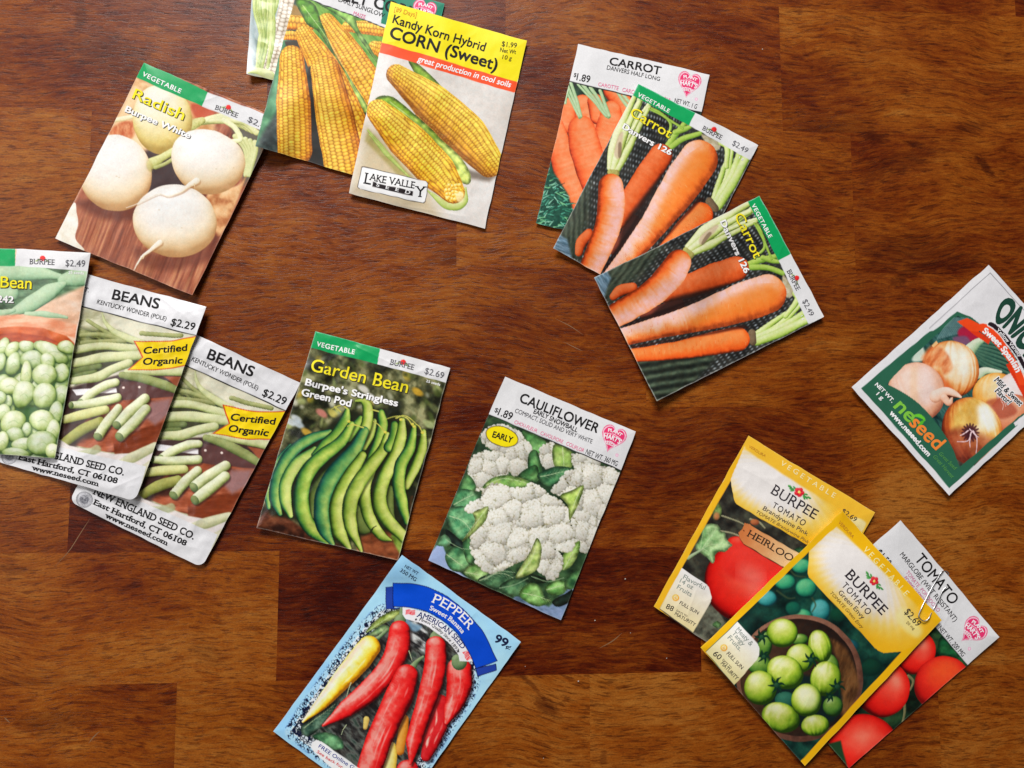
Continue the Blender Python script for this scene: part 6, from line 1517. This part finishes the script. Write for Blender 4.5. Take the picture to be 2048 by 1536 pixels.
fig = noise(mapping(gv, (70, 420, 1), so), 1.0, 5, .62, .5)
pore = noise(mapping(gv, (130, 1250, 1), so), 1.0, 3, .6)
curl = noise(mapping(gv, (150, 420, 1), so), 1.0, 5, .7, 1.2)
fleck = noise(mapping(gv, (95, 560, 1), so), 1.0, 3, .55, .3)
fine = noise(mapping(vec, (900, 1500, 1)), 1.0, 2, .5)
# stave tone + mottles -> stain colour
drift = noise(mapping(vec, (5.2, 6.5, 1)), 1.0, 3, .55, 1.6)
t = math_('ADD', aT, math_('MULTIPLY', math_('SUBTRACT', big, .5), .95))
t = math_('ADD', t, math_('MULTIPLY', math_('SUBTRACT', drift, .5), 1.0))
t = math_('ADD', t, math_('MULTIPLY', math_('SUBTRACT', cloud, .5), .60))
t = math_('ADD', t, math_('MULTIPLY', math_('SUBTRACT', fig, .5), .85))
t = math_('ADD', t, math_('MULTIPLY', math_('SUBTRACT', curl, .5), .42))
col = rampn(t, [(0.0, (.062, .0045, .0005)), (.2, (.145, .0190, .0010)), (.40, (.262, .0560, .0026)), (.62, (.400, .1130, .0070)), (.95, (.560, .2250, .0320))])
# hue shift towards red in patches
hue = noise(mapping(gv, (9, 13, 1), so), 1.0, 3, .5)
redm = node('Mix', data_type='RGBA', blend_type='MULTIPLY'); Lk.new(math_('MULTIPLY', hue, .55), redm.inputs[0]); Lk.new(col, redm.inputs[6]); redm.inputs[7].default_value = (1.0, .62, .40, 1)
pm = node('MapRange'); pm.inputs[1].default_value = .54; pm.inputs[2].default_value = .66; Lk.new(pore, pm.inputs[0])
dk = node('Mix', data_type='RGBA', blend_type='MULTIPLY'); Lk.new(math_('MULTIPLY', pm.outputs[0], .78), dk.inputs[0]); Lk.new(redm.outputs[2], dk.inputs[6]); dk.inputs[7].default_value = (.34, .28, .26, 1)
fm = node('MapRange'); fm.inputs[1].default_value = .565; fm.inputs[2].default_value = .635; Lk.new(fleck, fm.inputs[0])
fk = node('Mix', data_type='RGBA', blend_type='MULTIPLY'); Lk.new(math_('MULTIPLY', fm.outputs[0], .7), fk.inputs[0]); Lk.new(dk.outputs[2], fk.inputs[6]); fk.inputs[7].default_value = (.45, .34, .26, 1)
dk = fk
# dark knots and mineral streaks that belong to single staves
acc = None
for kx, ky, ra, rb, rot, st in ((1752, 278, 42, 13, .2, .8), (1835, 296, 30, 9, .1, .8), (1945, 250, 52, 16, -.5, .55), (1962, 330, 34, 11, .7, .9), (1800, 330, 110, 26, -.25, .45), (1890, 530, 130, 20, -.05, .35), (1790, 560, 36, 12, -.6, .6),
                                (1085, 1420, 34, 17, .2, .75), (1050, 1390, 40, 6, .55, .7), (1208, 1500, 9, 22, .1, .6), (160, 30, 14, 40, 0, .6), (235, 110, 120, 50, .3, .42), (880, 290, 16, 8, .1, .4), (330, 1295, 18, 5, 0, .55), (130, 1278, 16, 4, 0, .5), (420, 1310, 44, 22, .3, .3), (640, 1110, 60, 16, .2, -.35), (1280, 1245, 26, 5, -.5, -.45), (90, 1440, 90, 24, .1, .5), (25, 1130, 40, 10, .1, .5)):
    w0 = world(np.array(float(kx)), np.array(float(ky))); sc0 = .000295
    su = node('VectorMath', operation='SUBTRACT'); Lk.new(warped.outputs[0], su.inputs[0]); su.inputs[1].default_value = tuple(w0)
    mp = node('Mapping', vector_type='POINT'); mp.inputs['Rotation'].default_value = (0, 0, rot); mp.inputs['Scale'].default_value = (1 / (ra * sc0), 1 / (rb * sc0), 0)
    rt = node('VectorRotate', rotation_type='Z_AXIS'); rt.inputs['Angle'].default_value = rot; Lk.new(su.outputs[0], rt.inputs['Vector'])
    mp.inputs['Rotation'].default_value = (0, 0, 0); Lk.new(rt.outputs[0], mp.inputs['Vector'])
    ln_ = node('VectorMath', operation='LENGTH'); Lk.new(mp.outputs[0], ln_.inputs[0])
    q_ = node('MapRange', interpolation_type='SMOOTHSTEP'); q_.inputs[1].default_value = .45; q_.inputs[2].default_value = 1.15; q_.inputs[3].default_value = st; q_.inputs[4].default_value = 0
    Lk.new(math_('ADD', ln_.outputs['Value'], math_('MULTIPLY', math_('SUBTRACT', curl, .5), 1.6)), q_.inputs[0])
    acc = q_.outputs[0] if acc is None else math_('ADD', acc, q_.outputs[0])
# knots: rare dark swirls
vor = node('TexVoronoi'); vor.inputs['Scale'].default_value = 1.0; Lk.new(mapping(gv, (5.5, 11, 1), so), vor.inputs['Vector'])
kn = node('MapRange'); kn.inputs[1].default_value = .05; kn.inputs[2].default_value = .20; kn.inputs[3].default_value = .6; kn.inputs[4].default_value = 0; Lk.new(math_('ADD', vor.outputs['Distance'], math_('MULTIPLY', math_('SUBTRACT', cloud, .5), .25)), kn.inputs[0])
kd = node('Mix', data_type='RGBA', blend_type='MULTIPLY'); kmx = node('Clamp'); Lk.new(math_('ADD', kn.outputs[0], acc), kmx.inputs[0]); Lk.new(kmx.outputs[0], kd.inputs[0]); Lk.new(dk.outputs[2], kd.inputs[6]); kd.inputs[7].default_value = (.36, .26, .24, 1)
gr = node('Mix', data_type='RGBA', blend_type='MULTIPLY'); gr.inputs[0].default_value = .5; Lk.new(kd.outputs[2], gr.inputs[6])
Lk.new(rampn(fine, [(.25, (.55, .55, .55)), (.75, (1.45, 1.45, 1.45))]), gr.inputs[7])
A_ = lambda n_: node('Attribute', attribute_name=n_).outputs['Fac']
e1 = math_('SUBTRACT', A_('half_length'), math_('ABSOLUTE', A_('along'))); e2 = math_('SUBTRACT', A_('half_width'), math_('ABSOLUTE', A_('across')))
sm_ = node('MapRange', interpolation_type='SMOOTHSTEP'); sm_.inputs[1].default_value = .0; sm_.inputs[2].default_value = .00055; sm_.inputs[3].default_value = .5; sm_.inputs[4].default_value = 0
Lk.new(math_('ADD', math_('MINIMUM', e1, e2), math_('MULTIPLY', math_('SUBTRACT', cloud, .45), .0006)), sm_.inputs[0])
jn = node('Mix', data_type='RGBA', blend_type='MULTIPLY'); Lk.new(sm_.outputs[0], jn.inputs[0]); Lk.new(gr.outputs[2], jn.inputs[6]); jn.inputs[7].default_value = (.25, .2, .2, 1)
Lk.new(jn.outputs[2], b.inputs['Base Color'])
rg = node('MapRange'); rg.inputs[3].default_value = .30; rg.inputs[4].default_value = .46; Lk.new(cloud, rg.inputs[0]); Lk.new(rg.outputs[0], b.inputs['Roughness'])
b.inputs['Specular IOR Level'].default_value = .23
bp = node('Bump'); bp.inputs['Strength'].default_value = .35; bp.inputs['Distance'].default_value = .0003
Lk.new(math_('SUBTRACT', fig, math_('MULTIPLY', pm.outputs[0], .6)), bp.inputs['Height']); Lk.new(bp.outputs['Normal'], b.inputs['Normal'])
me.materials.append(m)
table = bpy.data.objects.new('table_top', me); COL.objects.link(table); tag(table, kind='structure')

# thin pale scratches in the varnish, part of the table
m2, nt2, b2 = new_mat('scratched_varnish'); b2.inputs['Roughness'].default_value = .6
n2 = nt2.nodes.new('ShaderNodeTexNoise'); n2.inputs['Scale'].default_value = 300; cr = nt2.nodes.new('ShaderNodeValToRGB'); cr.color_ramp.elements[0].color = (.12, .05, .02, 1); cr.color_ramp.elements[1].color = (.30, .16, .07, 1)
nt2.links.new(n2.outputs['Fac'], cr.inputs[0]); nt2.links.new(cr.outputs[0], b2.inputs['Base Color'])
for q, w in (([(180, 1037), (160, 1068), (138, 1102), (112, 1130)], .00022), ([(200, 1462), (188, 1473), (177, 1487)], .0003), ([(1110, 637), (1140, 652), (1167, 670)], .00020), ([(1128, 684), (1150, 695), (1165, 702)], .00024), ([(1198, 1297), (1225, 1282), (1244, 1266)], .0003), ([(8, 1434), (20, 1446)], .0003)):
    P = catmull([world(np.array(float(x)), np.array(float(y)), .00003) for x, y in q], 14)
    T = np.gradient(P, axis=0); Nn = np.stack([-T[:, 1], T[:, 0], T[:, 2] * 0], -1); Nn /= np.linalg.norm(Nn, axis=1)[:, None]
    wd_ = w * np.sin(np.linspace(.15, 3.0, 14))[:, None]
    mesh_obj('scratch', np.vstack([P - Nn * wd_, P + Nn * wd_]), [[j, j + 1, j + 15, j + 14] for j in range(13)], m2, table, False)

# crumbs of dust on the bare wood
m3, nt3, b3 = new_mat('crumb_white'); b3.inputs['Base Color'].default_value = (.62, .55, .48, 1); b3.inputs['Roughness'].default_value = .8
n3 = nt3.nodes.new('ShaderNodeTexNoise'); n3.inputs['Scale'].default_value = 900; c3 = nt3.nodes.new('ShaderNodeValToRGB'); c3.color_ramp.elements[0].color = (.35, .28, .22, 1); c3.color_ramp.elements[1].color = (.55, .48, .42, 1); nt3.links.new(n3.outputs['Fac'], c3.inputs[0]); nt3.links.new(c3.outputs[0], b3.inputs['Base Color'])
import bmesh
for j, (x, y, s) in enumerate(((1250.5, 1158, .42), (1190, 1241, .38), (1261, 1266, .26), (1333.5, 1316.5, .3), (1157, 1362.5, .45), (1087, 1516.5, .24), (1050.5, 1333, .2), (1525, 98.5, .4))):
    bm = bmesh.new(); bmesh.ops.create_icosphere(bm, subdivisions=2, radius=.001 * s)
    for v in bm.verts: v.co *= 1 + .35 * (rr.random() - .5); v.co.z *= .6
    mc = bpy.data.meshes.new('crumb'); bm.to_mesh(mc); bm.free(); mc.materials.append(m3)
    o = bpy.data.objects.new('crumb', mc); COL.objects.link(o); o.location = tuple(world(np.array(x), np.array(float(y)), .0005 * s)); o.rotation_euler = (0, 0, j)
    tag(o, 'tiny pale crumb on the bare wooden table', 'crumb', 'pale crumbs on the table')
